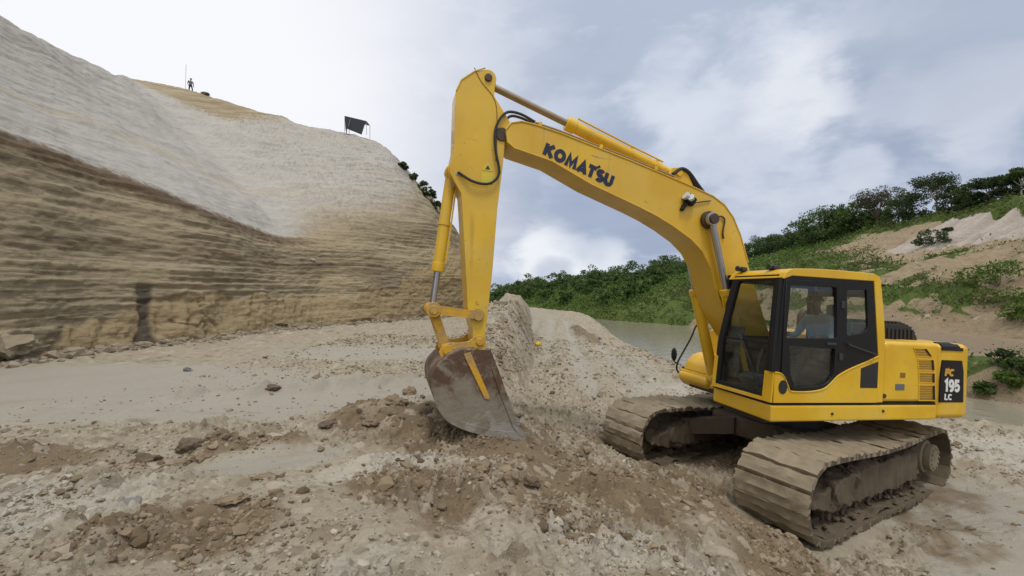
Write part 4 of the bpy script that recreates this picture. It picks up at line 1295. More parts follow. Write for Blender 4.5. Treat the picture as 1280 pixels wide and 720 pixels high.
def strokes(mb, polys, origin, du, dv, y, width, th=.004):
    """lettering: each stroke is a polyline thickened into plates on the plane y"""
    o_, U, V = Vector((origin[0], 0, origin[1])), Vector((du[0], 0, du[1])), Vector((dv[0], 0, dv[1]))
    lay_ = 0
    for pl_ in polys:
        P = [Vector((p[0], p[1], 0)) for p in pl_]
        closed = (P[0] - P[-1]).length < 1e-6
        m = len(P)
        L_, R2 = [], []
        for i in range(m):
            a_ = P[i - 1] if i else (P[-2] if closed else None); b_ = P[i + 1] if i < m - 1 else (P[1] if closed else None)
            d1 = (P[i] - a_).normalized() if a_ else None; d2 = (b_ - P[i]).normalized() if b_ else None
            if d1 is None: n_ = Vector((-d2.y, d2.x, 0)); k = 1
            elif d2 is None: n_ = Vector((-d1.y, d1.x, 0)); k = 1
            else:
                n1v, n2v = Vector((-d1.y, d1.x, 0)), Vector((-d2.y, d2.x, 0)); n_ = (n1v + n2v).normalized(); k = 1 / max(.5, n_.dot(n1v))
            L_.append(P[i] + n_ * width / 2 * k); R2.append(P[i] - n_ * width / 2 * k)
        f = lambda p, yy: mb.bm.verts.new((o_ + U * p.x + V * p.y) + Vector((0, yy, 0)))
        y1 = y + th + 0.0007 * lay_; lay_ += 1
        A = [f(p, y1) for p in L_]; B = [f(p, y1) for p in R2]; A0 = [f(p, y) for p in L_]; B0 = [f(p, y) for p in R2]
        for i in range(m - 1):
            mb.bm.faces.new((A[i], A[i + 1], B[i + 1], B[i])); mb.bm.faces.new((A0[i], A0[i + 1], A[i + 1], A[i])); mb.bm.faces.new((B[i], B[i + 1], B0[i + 1], B0[i]))
        if not closed:
            mb.bm.faces.new((A[0], B[0], B0[0], A0[0])); mb.bm.faces.new((A[-1], A0[-1], B0[-1], B[-1]))
    return mb


def arcp(cx, cy, rx, ry, a0, a1, n=12):
    return [(cx + rx * math.cos(R_(a0 + (a1 - a0) * k / n)), cy + ry * math.sin(R_(a0 + (a1 - a0) * k / n))) for k in range(n + 1)]


# glyphs in a box about 1 high; (strokes, advance)
w_ = .21
GL = {
    'K': ([[(.11, 0), (.11, 1)], [(.17, .48), (.72, 1.0)], [(.28, .56), (.76, 0.0)]], .90),
    'O': ([arcp(.46, .5, .36, .39, 0, 360, 24)], 1.02),
    'M': ([[(.11, 0), (.20, .92), (.50, .22), (.80, .92), (.89, 0)]], 1.10),
    'A': ([[(.06, 0), (.42, .90), (.78, 0)], [(.22, .26), (.62, .26)]], .88),
    'T': ([[(.0, .895), (.72, .895)], [(.36, 0), (.36, .80)]], .80),
    'S': ([arcp(.36, .70, .25, .195, 35, 270, 12) + arcp(.36, .30, .26, .195, 90, -145, 12)], .76),
    'U': ([[(.11, 1), (.11, .36)] + arcp(.40, .36, .29, .255, 180, 360, 12) + [(.69, 1)]], .82),
    '1': ([[(.06, .74), (.30, .92), (.30, 0)]], .52),
    '9': ([arcp(.32, .66, .22, .23, 0, 360, 18), [(.54, .66), (.52, .38)] + arcp(.30, .34, .22, .23, 0, -120, 8)], .70),
    '5': ([[(.56, .895), (.16, .895), (.13, .50)] + arcp(.32, .34, .23, .235, 120, -150, 14)], .70),
    'L': ([[(.11, 1), (.11, .1), (.6, .1)]], .66),
    'C': ([arcp(.42, .5, .32, .39, 45, 315, 16)], .78),
    'P': ([[(.11, 0), (.11, .895), (.40, .895)] + arcp(.40, .68, .20, .215, 90, -90, 8) + [(.11, .465)]], .70),
}


def word(mb, text, origin, du, dv, y, width=.2, gap=0.0):
    x = 0
    for ch in text:
        g, adv = GL[ch]
        strokes(mb, [[(p[0] + x, p[1]) for p in s_] for s_ in g], origin, du, dv, y, width); x += adv + gap
    return x


# model figures on the black panel (read from the cab side: image left = forward)
t1 = MB(); word(t1, '195', (-1.40, 1.515), (-.165, -.004), (.0, .175), YL + .005, .24); t1.build('model_number', M['logo_white'], cwt)
t2 = MB(); word(t2, 'LC', (-1.41, 1.40), (-.105, -.003), (.0, .085), YL + .005, .24); t2.build('model_letters', M['logo_white'], cwt)
t3 = MB(); word(t3, 'PC', (-1.40, 1.735), (-.125, -.003), (-.015, .10), YL + .005, .28, -.05); t3.build('emblem', M['logo_orange'], cwt)

hood = MB()
hood.prism([(-.27, 2.0), (-.27, 2.163), (-1.80, 2.163), (-1.85, 2.0)], -1.33, 1.2, .02)
hood.box((-.02, -.95, 1.72), (.6, .76, .76), None, .05)                      # tank beside the boom
hd_ = upper(hood.build('engine_hood', M['yellow_paint'], None, True))
rb = MB()
rb.prism([(-.95, 2.165), (-.95, 2.39), (-1.05, 2.42), (-1.45, 2.425), (-1.68, 2.37), (-1.82, 2.26), (-1.86, 2.165)], -.25, .78, .03)
for k in range(11):
    x = -1.02 - k * .075; zt = np.interp(-x, [.9, 1.45, 1.68, 1.86], [2.425, 2.43, 2.375, 2.2])
    rb.box((x, .265, zt + .005), (.035, 1.02, .05), (0, -.0 if k < 6 else -.45, 0), .01)
for k in range(9):
    x = -1.02 - k * .085
    rb.box((x, .785, 2.265), (.035, .03, .16), None, .006)
upper(rb.build('ribbed_engine_cover', M['black_rubber'], None, True))
ex = MB(); ex.tube([(-1.2, -.7, 2.15), (-1.2, -.7, 2.45), (-1.28, -.7, 2.55)], .06, 12); upper(ex.build('exhaust_pipe', M['old_grease'], None, True))

# tool box, step, hand rail and mirror at the right front corner
tb = MB()
tb.prism([(.20, 1.30), (.20, 1.62), (.40, 1.665), (.55, 1.655), (.68, 1.60), (.78, 1.49), (.83, 1.36), (.835, 1.30)], -1.30, -.62, .05, 3)
tb.prism([(.30, 1.06), (.30, 1.30), (.90, 1.30), (.93, 1.18), (.80, 1.05)], -1.34, -.55, .05, 3)
tool = upper(tb.build('tool_box', M['yellow_paint'], None, True))
lg = MB(); lg.box((.60, -.618, 1.45), (.10, .012, .09), (0, .3, 0), .004); lg.build('hazard_sticker', M['black_trim'], tool)
lg = MB(); lg.box((.602, -.610, 1.455), (.05, .010, .045), (0, .3, 0), .002); lg.build('sticker_face', M['logo_white'], tool)
rl = MB(); rl.tube([(.70, -1.30, 1.22), (.90, -1.36, 1.27), (.90, -1.38, 1.42), (.78, -1.40, 1.62), (.62, -1.40, 1.90), (.50, -1.40, 2.16), (.35, -1.38, 2.26), (.1, -1.36, 2.24), (.02, -1.34, 2.1)], .016, 8)
rail = upper(rl.build('hand_rail', M['black_trim'], None, True))
mr = MB(); mr.ball((.97, -1.40, 1.58), .12, 3, (.28, .62, 1.05)); mr.tube([(.90, -1.38, 1.42), (.96, -1.4, 1.45), (.98, -1.4, 1.52)], .012, 6); mr.build('mirror', M['black_trim'], rail, True)
st = MB(); st.box((.68, -.44, 1.10), (.1, .06, .24), None, .01); st.tube([(.66, -.42, 1.3), (.72, -.42, 1.12), (.72, -.42, 1.0)], .02, 8)
upper(st.build('swivel_bracket', M['dark_steel'], None, True))

# ---------------------------------------------------------------- cab
roofline = [(1.50, 2.90), (1.455, 2.975), (1.37, 3.025), (1.05, 3.05), (.73, 3.062), (.01, 3.07), (-.09, 3.04), (-.135, 2.97)]
cb = MB()
# yellow shell: roof band, rear pillar, rear wall, belt panel
cb.prism([(1.49, 2.885)] + roofline + [(-.22, 2.46), (-.25, 2.17), (-.25, 1.362), (-.145, 1.362), (-.135, 2.0), (-.01, 2.965), (1.36, 2.935)], YL - .05, YL + .004, .012)
cb.prism(roofline + [(-.10, 2.96), (1.49, 2.90)], .47, YL - .03, .02)
cb.prism([(-.135, 2.97), (-.22, 2.46), (-.25, 2.17), (-.25, 1.362), (-.19, 1.362), (-.17, 2.17), (-.10, 2.96)], .37, .50, 0.01)
cb.prism([(-.20, 2.17), (-.25, 2.17), (-.25, 1.362), (-.20, 1.362)], .45, YL - .06, 0)
cab = upper(cb.build('cab', M['yellow_paint'], None, True))
curve_edge = smooth_pts([(1.562, 1.735), (1.47, 1.72), (1.40, 1.66), (1.345, 1.555), (1.29, 1.503), (1.02, 1.50), (.80, 1.53), (.68, 1.60), (.56, 1.70), (.37, 1.79), (.10, 1.885), (-.135, 1.975)], 4)
sideblack_outer = curve_edge + [(-.005, 2.962), (1.37, 2.932), (1.475, 2.89)]
h_up = [(1.385, 2.80), (1.39, 2.82), (.66, 2.84), (.645, 2.82), (.60, 2.20), (.615, 2.18), (1.40, 2.155), (1.42, 2.17)]
h_lo = smooth_pts([(1.36, 2.065), (.625, 2.05), (.635, 1.72), (.70, 1.63), (.82, 1.58), (1.24, 1.545), (1.33, 1.72)], 1, False)
h_re = [(.455, 2.815), (.115, 2.845), (.06, 2.36), (.085, 2.31), (.16, 2.27), (.40, 2.225), (.425, 2.25)]
sd = plate_holes(sideblack_outer, [h_up, h_lo, h_re], YL - .035, YL - .002, .004)
sdo = sd.build('side_frame', M['black_trim'], cab)
# raised door outline and the seam behind it
dr = plate_holes([(1.46, 2.88), (.585, 2.915), (.53, 2.1), (.53, 1.76), (.66, 1.65), (.78, 1.57), (1.02, 1.525), (1.29, 1.525), (1.37, 1.60), (1.47, 1.75)], [h_up, h_lo], YL - .004, YL + .012, .004)
door = dr.build('door', M['black_trim'], cab)
bp_ = MB(); bp_.prism(curve_edge[::-1] + [(1.562, 1.362), (-.14, 1.362)], YL - .035, YL + .003)
bp_.build('belt_panel', M['yellow_paint'], cab)
ed = MB(); ed.tube([(x, YL + .004, z) for x, z in curve_edge], .010, 6, 1); ed.build('belt_panel_edge', M['yellow_paint'], cab, True)
ov = MB(); ov.cyl((1.43, YL - .01, 1.555), (1.43, YL + .010, 1.555), .085, seg=24)
ov.xf(Matrix.Translation((1.43, 0, 0)) @ Matrix.Diagonal((.78, 1, 1, 1)) @ Matrix.Translation((-1.43, 0, 0))); ov.build('oval_port', M['black_rubber'], cab, True)
bb = MB(); bb.prism([(.165, 1.555), (.165, 1.81), (-.135, 1.905), (-.135, 1.555)], YL - .01, YL + .008, .004); bb.build('rear_vent', M['black_rubber'], cab)
for (nm, pts_) in (('door_window', h_up), ('door_lower_window', h_lo), ('rear_side_window', h_re)):
    c_ = (sum(p[0] for p in pts_) / len(pts_), sum(p[1] for p in pts_) / len(pts_))
    g_ = MB(); g_.prism([(c_[0] + (p[0] - c_[0]) * 1.02, c_[1] + (p[1] - c_[1]) * 1.02) for p in pts_], YL - .024, YL - .018); g_.build(nm, M['cab_glass'], cab)
dh = MB(); dh.box((.70, YL + .02, 2.11), (.16, .02, .035), None, .008); dh.build('door_handle', M['dark_plastic'], cab)
gh = MB(); gh.tube([(.40, YL + .0, 2.12), (.40, YL + .05, 2.10), (.10, YL + .05, 2.03), (-.03, YL + .05, 2.0), (-.03, YL, 2.0)], .011, 8); gh.build('grab_handle', M['dark_plastic'], cab, True)
for z in (1.95, 2.62):
    hg = MB(); hg.box((.535, YL + .012, z), (.06, .03, .09), None, .008); hg.build('hinge', M['dark_plastic'], cab)


def front(mb, top_in=0.10):
    """put a plate drawn in (y,z) onto the raked front plane of the cab"""
    for v in mb.bm.verts:
        y, z, d = v.co.x, v.co.z, v.co.y
        v.co = (1.555 - top_in * (z - 1.40) / 1.5 + d, y, z)
    bmesh.ops.recalc_face_normals(mb.bm, faces=mb.bm.faces[:])
    return mb


fo = [(1.375, 1.40), (1.365, 2.90), (1.30, 2.95), (.58, 2.95), (.53, 2.90), (.37, 2.02), (.37, 1.40)]
fi = [(1.235, 1.455), (1.235, 2.84), (1.20, 2.87), (.68, 2.87), (.64, 2.83), (.475, 2.02), (.475, 1.455)]
wf = front(plate_holes(fo, [fi], -.03, .03, .012)); wf.build('windscreen_frame', M['black_trim'], cab, True)
wg = MB(); wg.prism([(p[0] + (.01 if p[0] > 1 else -.01), p[1] + (.01 if p[1] > 2 else -.01)) for p in fi], -.006, .0); front(wg).build('windscreen', M['cab_glass'], cab)
sb = MB(); sb.prism([(1.24, 2.06), (1.24, 2.09), (.47, 2.09), (.47, 2.06)], -.012, .012); front(sb).build('windscreen_rail', M['black_trim'], cab)
wp = MB(); wp.tube([(1.15, .02, 1.50), (.95, .03, 1.86), (.75, .03, 2.15)], .008, 6); front(wp).build('wiper', M['black_trim'], cab)
fs = MB()
fs.prism([(1.38, 1.362), (1.38, 1.735), (1.25, 1.735), (1.25, 1.405), (.42, 1.405), (.42, 1.80), (.365, 1.80), (.365, 1.362)], .02, .045)
front(fs).build('front_sill', M['yellow_paint'], cab)
cp = MB(); cp.tube([(1.50, YL - .045, 2.9), (1.575, YL - .03, 1.74)], .035, 10); cp.build('front_pillar', M['black_trim'], cab, True)
rw = MB(); rw.prism([(1.45, 1.37), (1.43, 2.9), (1.36, 2.9), (1.36, 1.37)], .37, .42); rw.box((.62, .39, 1.75), (1.6, .04, .72)); rw.box((.6, .42, 2.92), (1.7, .05, .1)); rw.box((.55, .39, 2.4), (.07, .04, 1.1)); rw.box((-.12, .42, 2.4), (.1, .08, 1.1))
rw.build('right_side_frame', M['black_trim'], cab)
for x, z, h in ((-.14, 2.85, .18), (-.17, 2.2, .1)):
    rr = MB(); rr.box((x, .9, z), (.06, .9, h)); rr.build('rear_window_rail', M['black_trim'], cab)
fl = MB(); fl.box((.65, .88, 1.385), (1.7, .96, .04)); fl.build('cab_floor', M['dark_plastic'], cab)
# inside: seat, consoles, levers, monitor, a folded bag by the door
se = MB(); se.box((.28, .86, 1.83), (.52, .50, .14), (0, -.08, 0), .05); se.box((.02, .86, 2.15), (.14, .48, .62), (0, -.18, 0), .06); se.box((-.06, .86, 2.55), (.10, .28, .18), (0, -.1, 0), .04)
se.build('seat', M['seat_cloth'], cab, True)
sbx = MB(); sbx.box((.26, .86, 1.58), (.46, .46, .34), None, .03); sbx.build('seat_box', M['interior_grey'], cab, True)
for sy in (-1, 1):
    cn = MB(); cn.box((.42, .86 + sy * .33, 1.95), (.55, .13, .14), None, .03); cn.tube([(.68, .86 + sy * .33, 2.0), (.70, .86 + sy * .33, 2.12), (.72, .86 + sy * .32, 2.2)], [.012, .014, .026], 8); cn.build('console', M['interior_grey'], cab, True)
mo = MB(); mo.box((1.30, .47, 2.12), (.07, .2, .24), (0, -.2, .4), .02); mo.box((1.28, .46, 1.8), (.06, .06, .6), None, .01); mo.box((1.33, .8, 1.55), (.16, .3, .12), (0, .4, 0), .02)
mo.tube([(1.2, .75, 1.4), (1.18, .75, 1.75), (1.12, .75, 1.95)], .016, 6); mo.tube([(1.2, .9, 1.4), (1.18, .9, 1.75), (1.12, .9, 1.95)], .016, 6)
mo.build('pedals_and_monitor', M['interior_grey'], cab, True)
mi = MB(); mi.box((1.36, 1.26, 2.45), (.03, .12, .22), (0, .1, -.3), .012); mi.build('inside_mirror', M['black_trim'], cab, True)
for (x, y) in ((1.41, .62), (1.36, 1.10)):
    li = MB(); li.box((x, y, 3.05), (.09, .12, .06), None, .018); li.cyl((x + .055, y, 3.055), (x + .085, y, 3.055), .036, seg=14); li.box((x - .05, y, 3.02), (.05, .05, .05))
    lo_ = li.build('roof_light', M['dark_plastic'], cab, True)
ck = MB(); ck.box((-.16, YL + .01, 2.92), (.05, .03, .03), None, .006); ck.build('rear_clip', M['black_trim'], cab)

# ---------------------------------------------------------------- boom
BW = .25
lower = [(4.84, 4.46), (4.74, 4.39), (4.21, 4.295), (3.62, 4.06), (2.86, 3.835), (2.60, 3.75), (2.30, 3.625), (1.99, 3.465), (1.79, 3.31), (1.62, 3.07), (1.53, 2.80), (1.36, 2.45), (1.10, 2.12), (.72, 1.70), (.55, 1.60)]
uppr = [(.42, 1.60), (.33, 1.72), (.40, 1.95), (.62, 2.42), (.96, 3.20), (1.12, 3.60), (1.27, 3.86), (1.44, 4.03), (1.65, 4.135), (2.02, 4.23), (2.51, 4.345), (3.02, 4.46), (3.77, 4.61), (4.12, 4.68), (4.45, 4.73), (4.66, 4.745), (4.80, 4.70), (4.87, 4.60)]
bo = MB(); bo.prism(lower + uppr, -BW, BW, .012)
boom = upper(bo.build('boom', M['dusty_paint'], None, True, 30))
# welded flange lips along the top and bottom plates
fl_ = MB()
fl_.tube([(x, BW + .001, z + .004) for x, z in uppr[4:]], .012, 6, 1); fl_.tube([(x, BW + .001, z - .004) for x, z in lower[:12]], .012, 6, 1)
fl_.build('flange', M['dusty_paint'], boom, True)
tt = MB()
u0, u1 = Vector((4.345, 4.365)), Vector((3.335, 4.055))
tot = sum(GL[c][1] for c in 'KOMATSU') + 6 * .04 - .05
du = (u1 - u0) / tot
nv = Vector((du.y, -du.x)).normalized(); nv = nv if nv.y > 0 else -nv
org = u0
upv = tuple(nv * .165)
word(tt, 'KOMATSU', tuple(org), tuple(du), upv, BW + .001, .33, .04)
xx = sum(GL[c][1] + .04 for c in 'KOMAT')
strokes(tt, [[(xx - .14, 1.0), (xx + .08, 1.24)]], tuple(org), tuple(du), upv, BW + .001, .2)
tt.build('lettering', M['logo_navy'], boom)
wl = MB(); wl.box((2.08, BW + .05, 4.02), (.16, .09, .13), (0, -.55, 0), .02); wl.box((2.16, BW + .03, 3.93), (.05, .06, .16), (0, -.5, 0), .008)
wlo = wl.build('work_light', M['black_trim'], boom, True)
wl = MB(); wl.cyl((2.14, BW + .06, 4.055), (2.175, BW + .062, 4.075), .058, seg=16); wl.cyl((2.09, BW + .08, 4.03), (2.12, BW + .108, 4.05), .05, seg=16); wl.build('lamp_lens', M['lamp_glass'], boom, True)
ht = MB(); ht.tube([(2.13, BW + .02, 3.95), (1.98, BW + .02, 3.995), (1.80, BW + .02, 4.04), (1.70, BW + .015, 4.06)], .009, 6); ht.tube([(1.60, BW + .015, 3.83), (1.50, BW + .02, 3.85), (1.44, BW + .02, 3.80), (1.46, BW + .02, 3.62), (1.44, BW + .02, 3.52)], .012, 6)
ht.build('cable', M['old_grease'], boom, True)
PC_ = (1.73, 3.77)
pb = MB(); pb.cyl((PC_[0], -.42, PC_[1]), (PC_[0], .42, PC_[1]), .075, seg=20, bev=.01); pb.cyl((PC_[0], BW, PC_[1]), (PC_[0], BW + .06, PC_[1]), .13, seg=24, bev=.015); pb.cyl((PC_[0], -BW - .06, PC_[1]), (PC_[0], -BW, PC_[1]), .13, seg=24, bev=.015)
pb.build('cylinder_pin', M['old_grease'], boom, True)
bk_ = MB()
for sy in (-1, 1): bk_.prism([(2.40, 4.31), (2.30, 4.50), (2.16, 4.53), (2.04, 4.46), (1.86, 4.18)], sy * .13 - .025, sy * .13 + .025, .008)
bk_.cyl((2.19, -.18, 4.44), (2.19, .18, 4.44), .05, seg=16)
bk_.build('cylinder_bracket', M['yellow_paint'], boom, True)
# steel pipes and hoses that run along the back of the boom
for dy in (.20, .15, -.20):
    pp = MB(); pp.tube([(4.46, dy, 4.785), (4.12, dy, 4.735), (3.77, dy, 4.665), (3.02, dy, 4.515), (2.55, dy, 4.41), (2.30, dy, 4.36)], .014, 8)
    pp.build('hydraulic_pipe', M['rod_dull'], boom, True)
for x, z in ((4.40, 4.77), (3.5, 4.605), (2.62, 4.425)):
    for yc_, wd in ((.17, .14), (-.2, .08)):
        cl2 = MB(); cl2.box((x, yc_, z), (.05, wd, .05), (0, .2, 0), .006); cl2.build('pipe_clamp', M['yellow_paint'], boom, True)
for dy in (.17, .10, -.1):
    hs_ = MB(); hs_.tube([(2.30, dy, 4.40), (2.16, dy, 4.50), (2.02, dy, 4.46), (1.86, dy, 4.30), (1.72, dy, 4.17)], .026, 8); hs_.build('hose', M['black_rubber'], boom, True)
hs_ = MB(); hs_.tube([(1.45, .1, 4.04), (1.2, .1, 3.85), (.98, .1, 3.4), (.75, .1, 2.85), (.5, .1, 2.4), (.3, .1, 1.9)], .022, 8)
hs_.build('hose', M['black_rubber'], boom, True)
for dy in (.185, .12):
    ch = MB(); ch.tube([(4.46, dy, 4.80), (4.66, dy, 4.87), (4.84, dy + .02, 4.86), (4.95, .23, 4.74), (5.005, .235, 4.55), (4.975, .235, 4.30), (4.915, .235, 4.05), (4.98, .235, 3.92), (5.10, .235, 3.87), (5.27, .235, 3.89), (5.44, .20, 3.985)] if dy > .15 else [(4.46, dy, 4.80), (4.64, dy, 4.85), (4.80, dy, 4.84), (4.90, .12, 4.66), (4.88, .1, 4.5)], .018, 8)
    ch.build('arm_hose', M['black_rubber'], boom, True)

# boom cylinders, one each side
for sy in (-1, 1):
    y = sy * .34
    A, B = Vector((.97, y, 1.34)), Vector((PC_[0], y, PC_[1])); d = (B - A).normalized()
    c_ = MB(); c_.cyl(A, A + d * 1.47, .085, seg=24, bev=.01); c_.cyl(A + d * 1.40, A + d * 1.50, .098, seg=24, bev=.012); c_.cyl(A + Vector((0, -.07, 0)), A + Vector((0, .07, 0)), .10, seg=20, bev=.01)
    c_.tube([A + d * .2 + Vector((.1, 0, .03)), A + d * .8 + Vector((.1, 0, .03)), A + d * 1.4 + Vector((.1, 0, .03))], .016, 6, 1)
    co_ = upper(c_.build('boom_cylinder', M['yellow_paint'], None, True))
    r_ = MB(); r_.cyl(A + d * 1.45, B - d * .06, .048, seg=20); r_.cyl(B + Vector((0, -.05, 0)), B + Vector((0, .05, 0)), .10, seg=20, bev=.012); r_.build('piston_rod', M['chrome_rod'], co_, True)

# arm cylinder on top of the boom
A, B = Vector((2.19, 0, 4.44)), Vector((5.09, 0, 5.27)); d = (B - A).normalized()
c_ = MB(); c_.cyl(A + d * .05, A + d * 1.78, .085, seg=24, bev=.01); c_.cyl(A + d * 1.68, A + d * 1.83, .10, seg=24, bev=.015); c_.cyl(A + Vector((0, -.1, 0)), A + Vector((0, .1, 0)), .10, seg=20, bev=.01)
c_.tube([A + d * .25 + Vector((-.03, .06, .09)), A + d * .9 + Vector((-.03, .06, .09)), A + d * 1.7 + Vector((-.03, .06, .10))], .014, 6, 1)
for k in (.3, .75): c_.cyl(A + d * k, A + d * (k + .04), .098, seg=24)
co_ = upper(c_.build('arm_cylinder', M['yellow_paint'], None, True))
r_ = MB(); r_.cyl(A + d * 1.78, B - d * .05, .047, seg=20); r_.cyl(B + Vector((0, -.09, 0)), B + Vector((0, .09, 0)), .085, seg=20, bev=.01); r_.build('piston_rod', M['rod_dull'], co_, True)

# ---------------------------------------------------------------- arm
AW = .185
armo = [(5.535, 5.02), (5.475, 5.17), (5.32, 5.31)] + arcp(5.135, 5.265, .115, .115, 80, 205, 8) + [(5.035, 5.05), (4.80, 4.745), (4.79, 4.66), (4.85, 4.50), (4.86, 4.15), (4.895, 3.59), (4.905, 2.86), (4.925, 2.34), (4.945, 1.95)] + arcp(5.025, 1.86, .09, .09, 0, -180, 8)[::1] + [(5.115, 1.99), (5.20, 2.27), (5.35, 3.50), (5.38, 3.72), (5.54, 3.96), (5.55, 4.06), (5.51, 4.30), (5.525, 4.7)]
# the foot arc is listed front to back: put it in outline order
i0 = armo.index((4.945, 1.95)) + 1
armo[i0:i0 + 9] = sorted(armo[i0:i0 + 9], key=lambda p: p[0])
ar = MB(); ar.prism(armo, -AW, AW, .012)
arm = upper(ar.build('arm', M['dusty_paint'], None, True, 30))
lk_ = MB()
lk_.tube([(5.53, AW, 5.02), (5.475, AW, 5.17), (5.32, AW, 5.31), (5.18, AW, 5.385)], .011, 6, 1)
lk_.build('flange', M['dusty_paint'], arm, True)
for sy in (-1, 1):
    lk_ = MB(); lk_.prism([(5.36, 3.80), (5.54, 3.93), (5.575, 4.04), (5.53, 4.10), (5.36, 4.12)], sy * .11 - .025, sy * .11 + .025, .008)
    lk_.build('cylinder_bracket', M['yellow_paint'], arm, True)
seam_ = MB(); seam_.tube([(5.32, AW + .002, 5.36), (5.22, AW + .002, 5.20), (5.02, AW + .002, 4.98), (4.97, AW + .002, 4.6), (4.96, AW + .002, 4.2)], .006, 6); seam_.build('weld_seam', M['mesh_brown'], arm, True)
for (x, z, r, yy) in ((5.06, 2.19, .075, AW + .05), (5.03, 1.86, .06, AW + .03), (5.13, 5.265, .05, AW + .03), (4.90, 4.56, .09, AW + .02)): 
    pn = MB(); pn.cyl((x, -yy, z), (x, yy, z), r, seg=20, bev=.01); pn.build('pin', M['old_grease'], arm, True)
sk = MB(); sk.prism([(5.13, 4.06), (4.99, 4.06), (5.06, 4.17)], AW, AW + .004); sk.box((5.06, AW + .002, 3.96), (.15, .006, .13)); sk.build('warning_sticker', M['sticker_lime'], arm)
sk = MB(); sk.prism([(5.095, 4.075), (5.025, 4.075), (5.06, 4.135)], AW + .004, AW + .006); sk.build('sticker_mark', M['old_grease'], arm)

# bucket cylinder in front of the arm, and the linkage
A, B = Vector((5.50, 0, 4.02)), Vector((5.63, 0, 2.23)); d = (B - A).normalized()
c_ = MB(); c_.cyl(A + d * .03, A + d * 1.26, .072, seg=24, bev=.01); c_.cyl(A + d * 1.19, A + d * 1.31, .085, seg=24, bev=.012); c_.cyl(A + d * .66, A + d * .70, .082, seg=24); c_.cyl(A + Vector((0, -.08, 0)), A + Vector((0, .08, 0)), .09, seg=20, bev=.01)
c_.tube([A + d * .1 + Vector((-.08, .04, 0)), A + d * .6 + Vector((-.085, .04, 0)), A + d * 1.2 + Vector((-.085, .04, 0))], .012, 6, 1)
co_ = upper(c_.build('bucket_cylinder', M['dusty_paint'], None, True))
r_ = MB(); r_.cyl(A + d * 1.27, B, .043, seg=20); r_.build('piston_rod', M['chrome_rod'], co_, True)
hf = MB(); hf.cyl(A + Vector((-.02, -.11, -.06)), A + Vector((-.02, .13, -.06)), .05, seg=14); hf.tube([A + Vector((-.06, .17, -.03)), A + Vector((-.04, .16, -.10)), A + Vector((-.03, .1, -.2))], .022, 8)
hf.build('hose_fitting', M['steel'], co_, True)


def link_bar(p, q, y, w, t):
    mb = MB(); P, Q = Vector((p[0], y, p[1])), Vector((q[0], y, q[1]))
    mb.cyl(P + Vector((0, -t, 0)), P + Vector((0, t, 0)), w * 1.35, seg=20, bev=.008); mb.cyl(Q + Vector((0, -t, 0)), Q + Vector((0, t, 0)), w * 1.35, seg=20, bev=.008)
    dd = (Q - P).normalized(); n_ = Vector((-dd.z, 0, dd.x)) * w
    mb.quadbox([P + n_ - Vector((0, t * .8, 0)), Q + n_ - Vector((0, t * .8, 0)), Q - n_ - Vector((0, t * .8, 0)), P - n_ - Vector((0, t * .8, 0))], (0, t * 1.6, 0))
    return mb


for sy in (-1, 1):
    upper(link_bar((5.63, 2.23), (5.06, 2.19), sy * (AW + .035), .052, .028).build('guide_link', M['muddy_paint'], None, True))
    upper(link_bar((5.63, 2.23), (5.43, 1.745), sy * .135, .055, .035).build('bucket_link', M['muddy_paint'], None, True))
bp2 = MB(); bp2.cyl((5.63, -.27, 2.23), (5.63, .27, 2.23), .06, seg=18, bev=.01); bp2.cyl((5.63, -.25, 2.23), (5.63, -.17, 2.23), .09, seg=18, bev=.012); bp2.cyl((5.63, .17, 2.23), (5.63, .255, 2.23), .095, seg=18, bev=.012)
upper(bp2.build('linkage_pin', M['muddy_paint'], None, True))

# ---------------------------------------------------------------- bucket
KW = .50
back = smooth_pts([(5.12, 1.79), (5.30, 1.775), (5.47, 1.68), (5.60, 1.54), (5.635, 1.38), (5.585, 1.20), (5.48, 1.01), (5.30, .87), (4.93, .75), (4.60, .70), (4.40, .685)], 4)
lip = [(4.40, .74), (4.52, .86), (4.72, 1.30), (4.84, 1.58), (4.94, 1.79)]
bu = MB()
for sy in (-1, 1): bu.prism(back + lip, sy * KW - .02, sy * KW + .02, .006)
inner = []
for i, (x, z) in enumerate(back):
    a_ = Vector(back[max(0, i - 1)]); b_ = Vector(back[min(len(back) - 1, i + 1)]); t_ = (b_ - a_).normalized(); inner.append((x - t_.y * -.03, z + t_.x * -.03 if False else z))
cen = Vector((5.02, 1.30))
inner = [tuple(Vector(p) + (cen - Vector(p)).normalized() * .035) for p in back]
bu.prism(back + inner[::-1], -KW, KW, 0)
bucket = upper(bu.build('bucket', M['bucket_steel'], None, True, 30))
wr = MB()
for sy in (-1, 1):                        # thicker wear edge round the rim of each side plate
    wr.prism(lip[:4] + [(4.92, 1.58), (4.80, 1.28), (4.60, .86), (4.50, .74)], sy * (KW + .02) - .012, sy * (KW + .02) + .012, .004)
wr.prism([(4.62, .70), (4.36, .675), (4.36, .70), (4.62, .745)], -KW - .03, KW + .03, .004)
for sy in (-1, 1): wr.prism(back[20:] + [(p[0] + .02, p[1] + .10) for p in back[20:][::-1]], sy * (KW + .015) - .014, sy * (KW + .015) + .014, .004)
wr.build('wear_plate', M['bucket_steel'], bucket, True)
for k in range(5):
    y = -KW + .04 + k * (2 * KW - .08) / 4
    th = MB(); th.prism([(4.60, .685), (4.58, .775), (4.40, .76), (4.22, .675), (4.215, .655), (4.38, .655)], y - .045, y + .045, .01)
    th.prism([(4.64, .67), (4.62, .80), (4.50, .79), (4.46, .67)], y - .06, y + .06, .012)
    th.build('tooth', M['steel'], bucket, True)
er = MB()
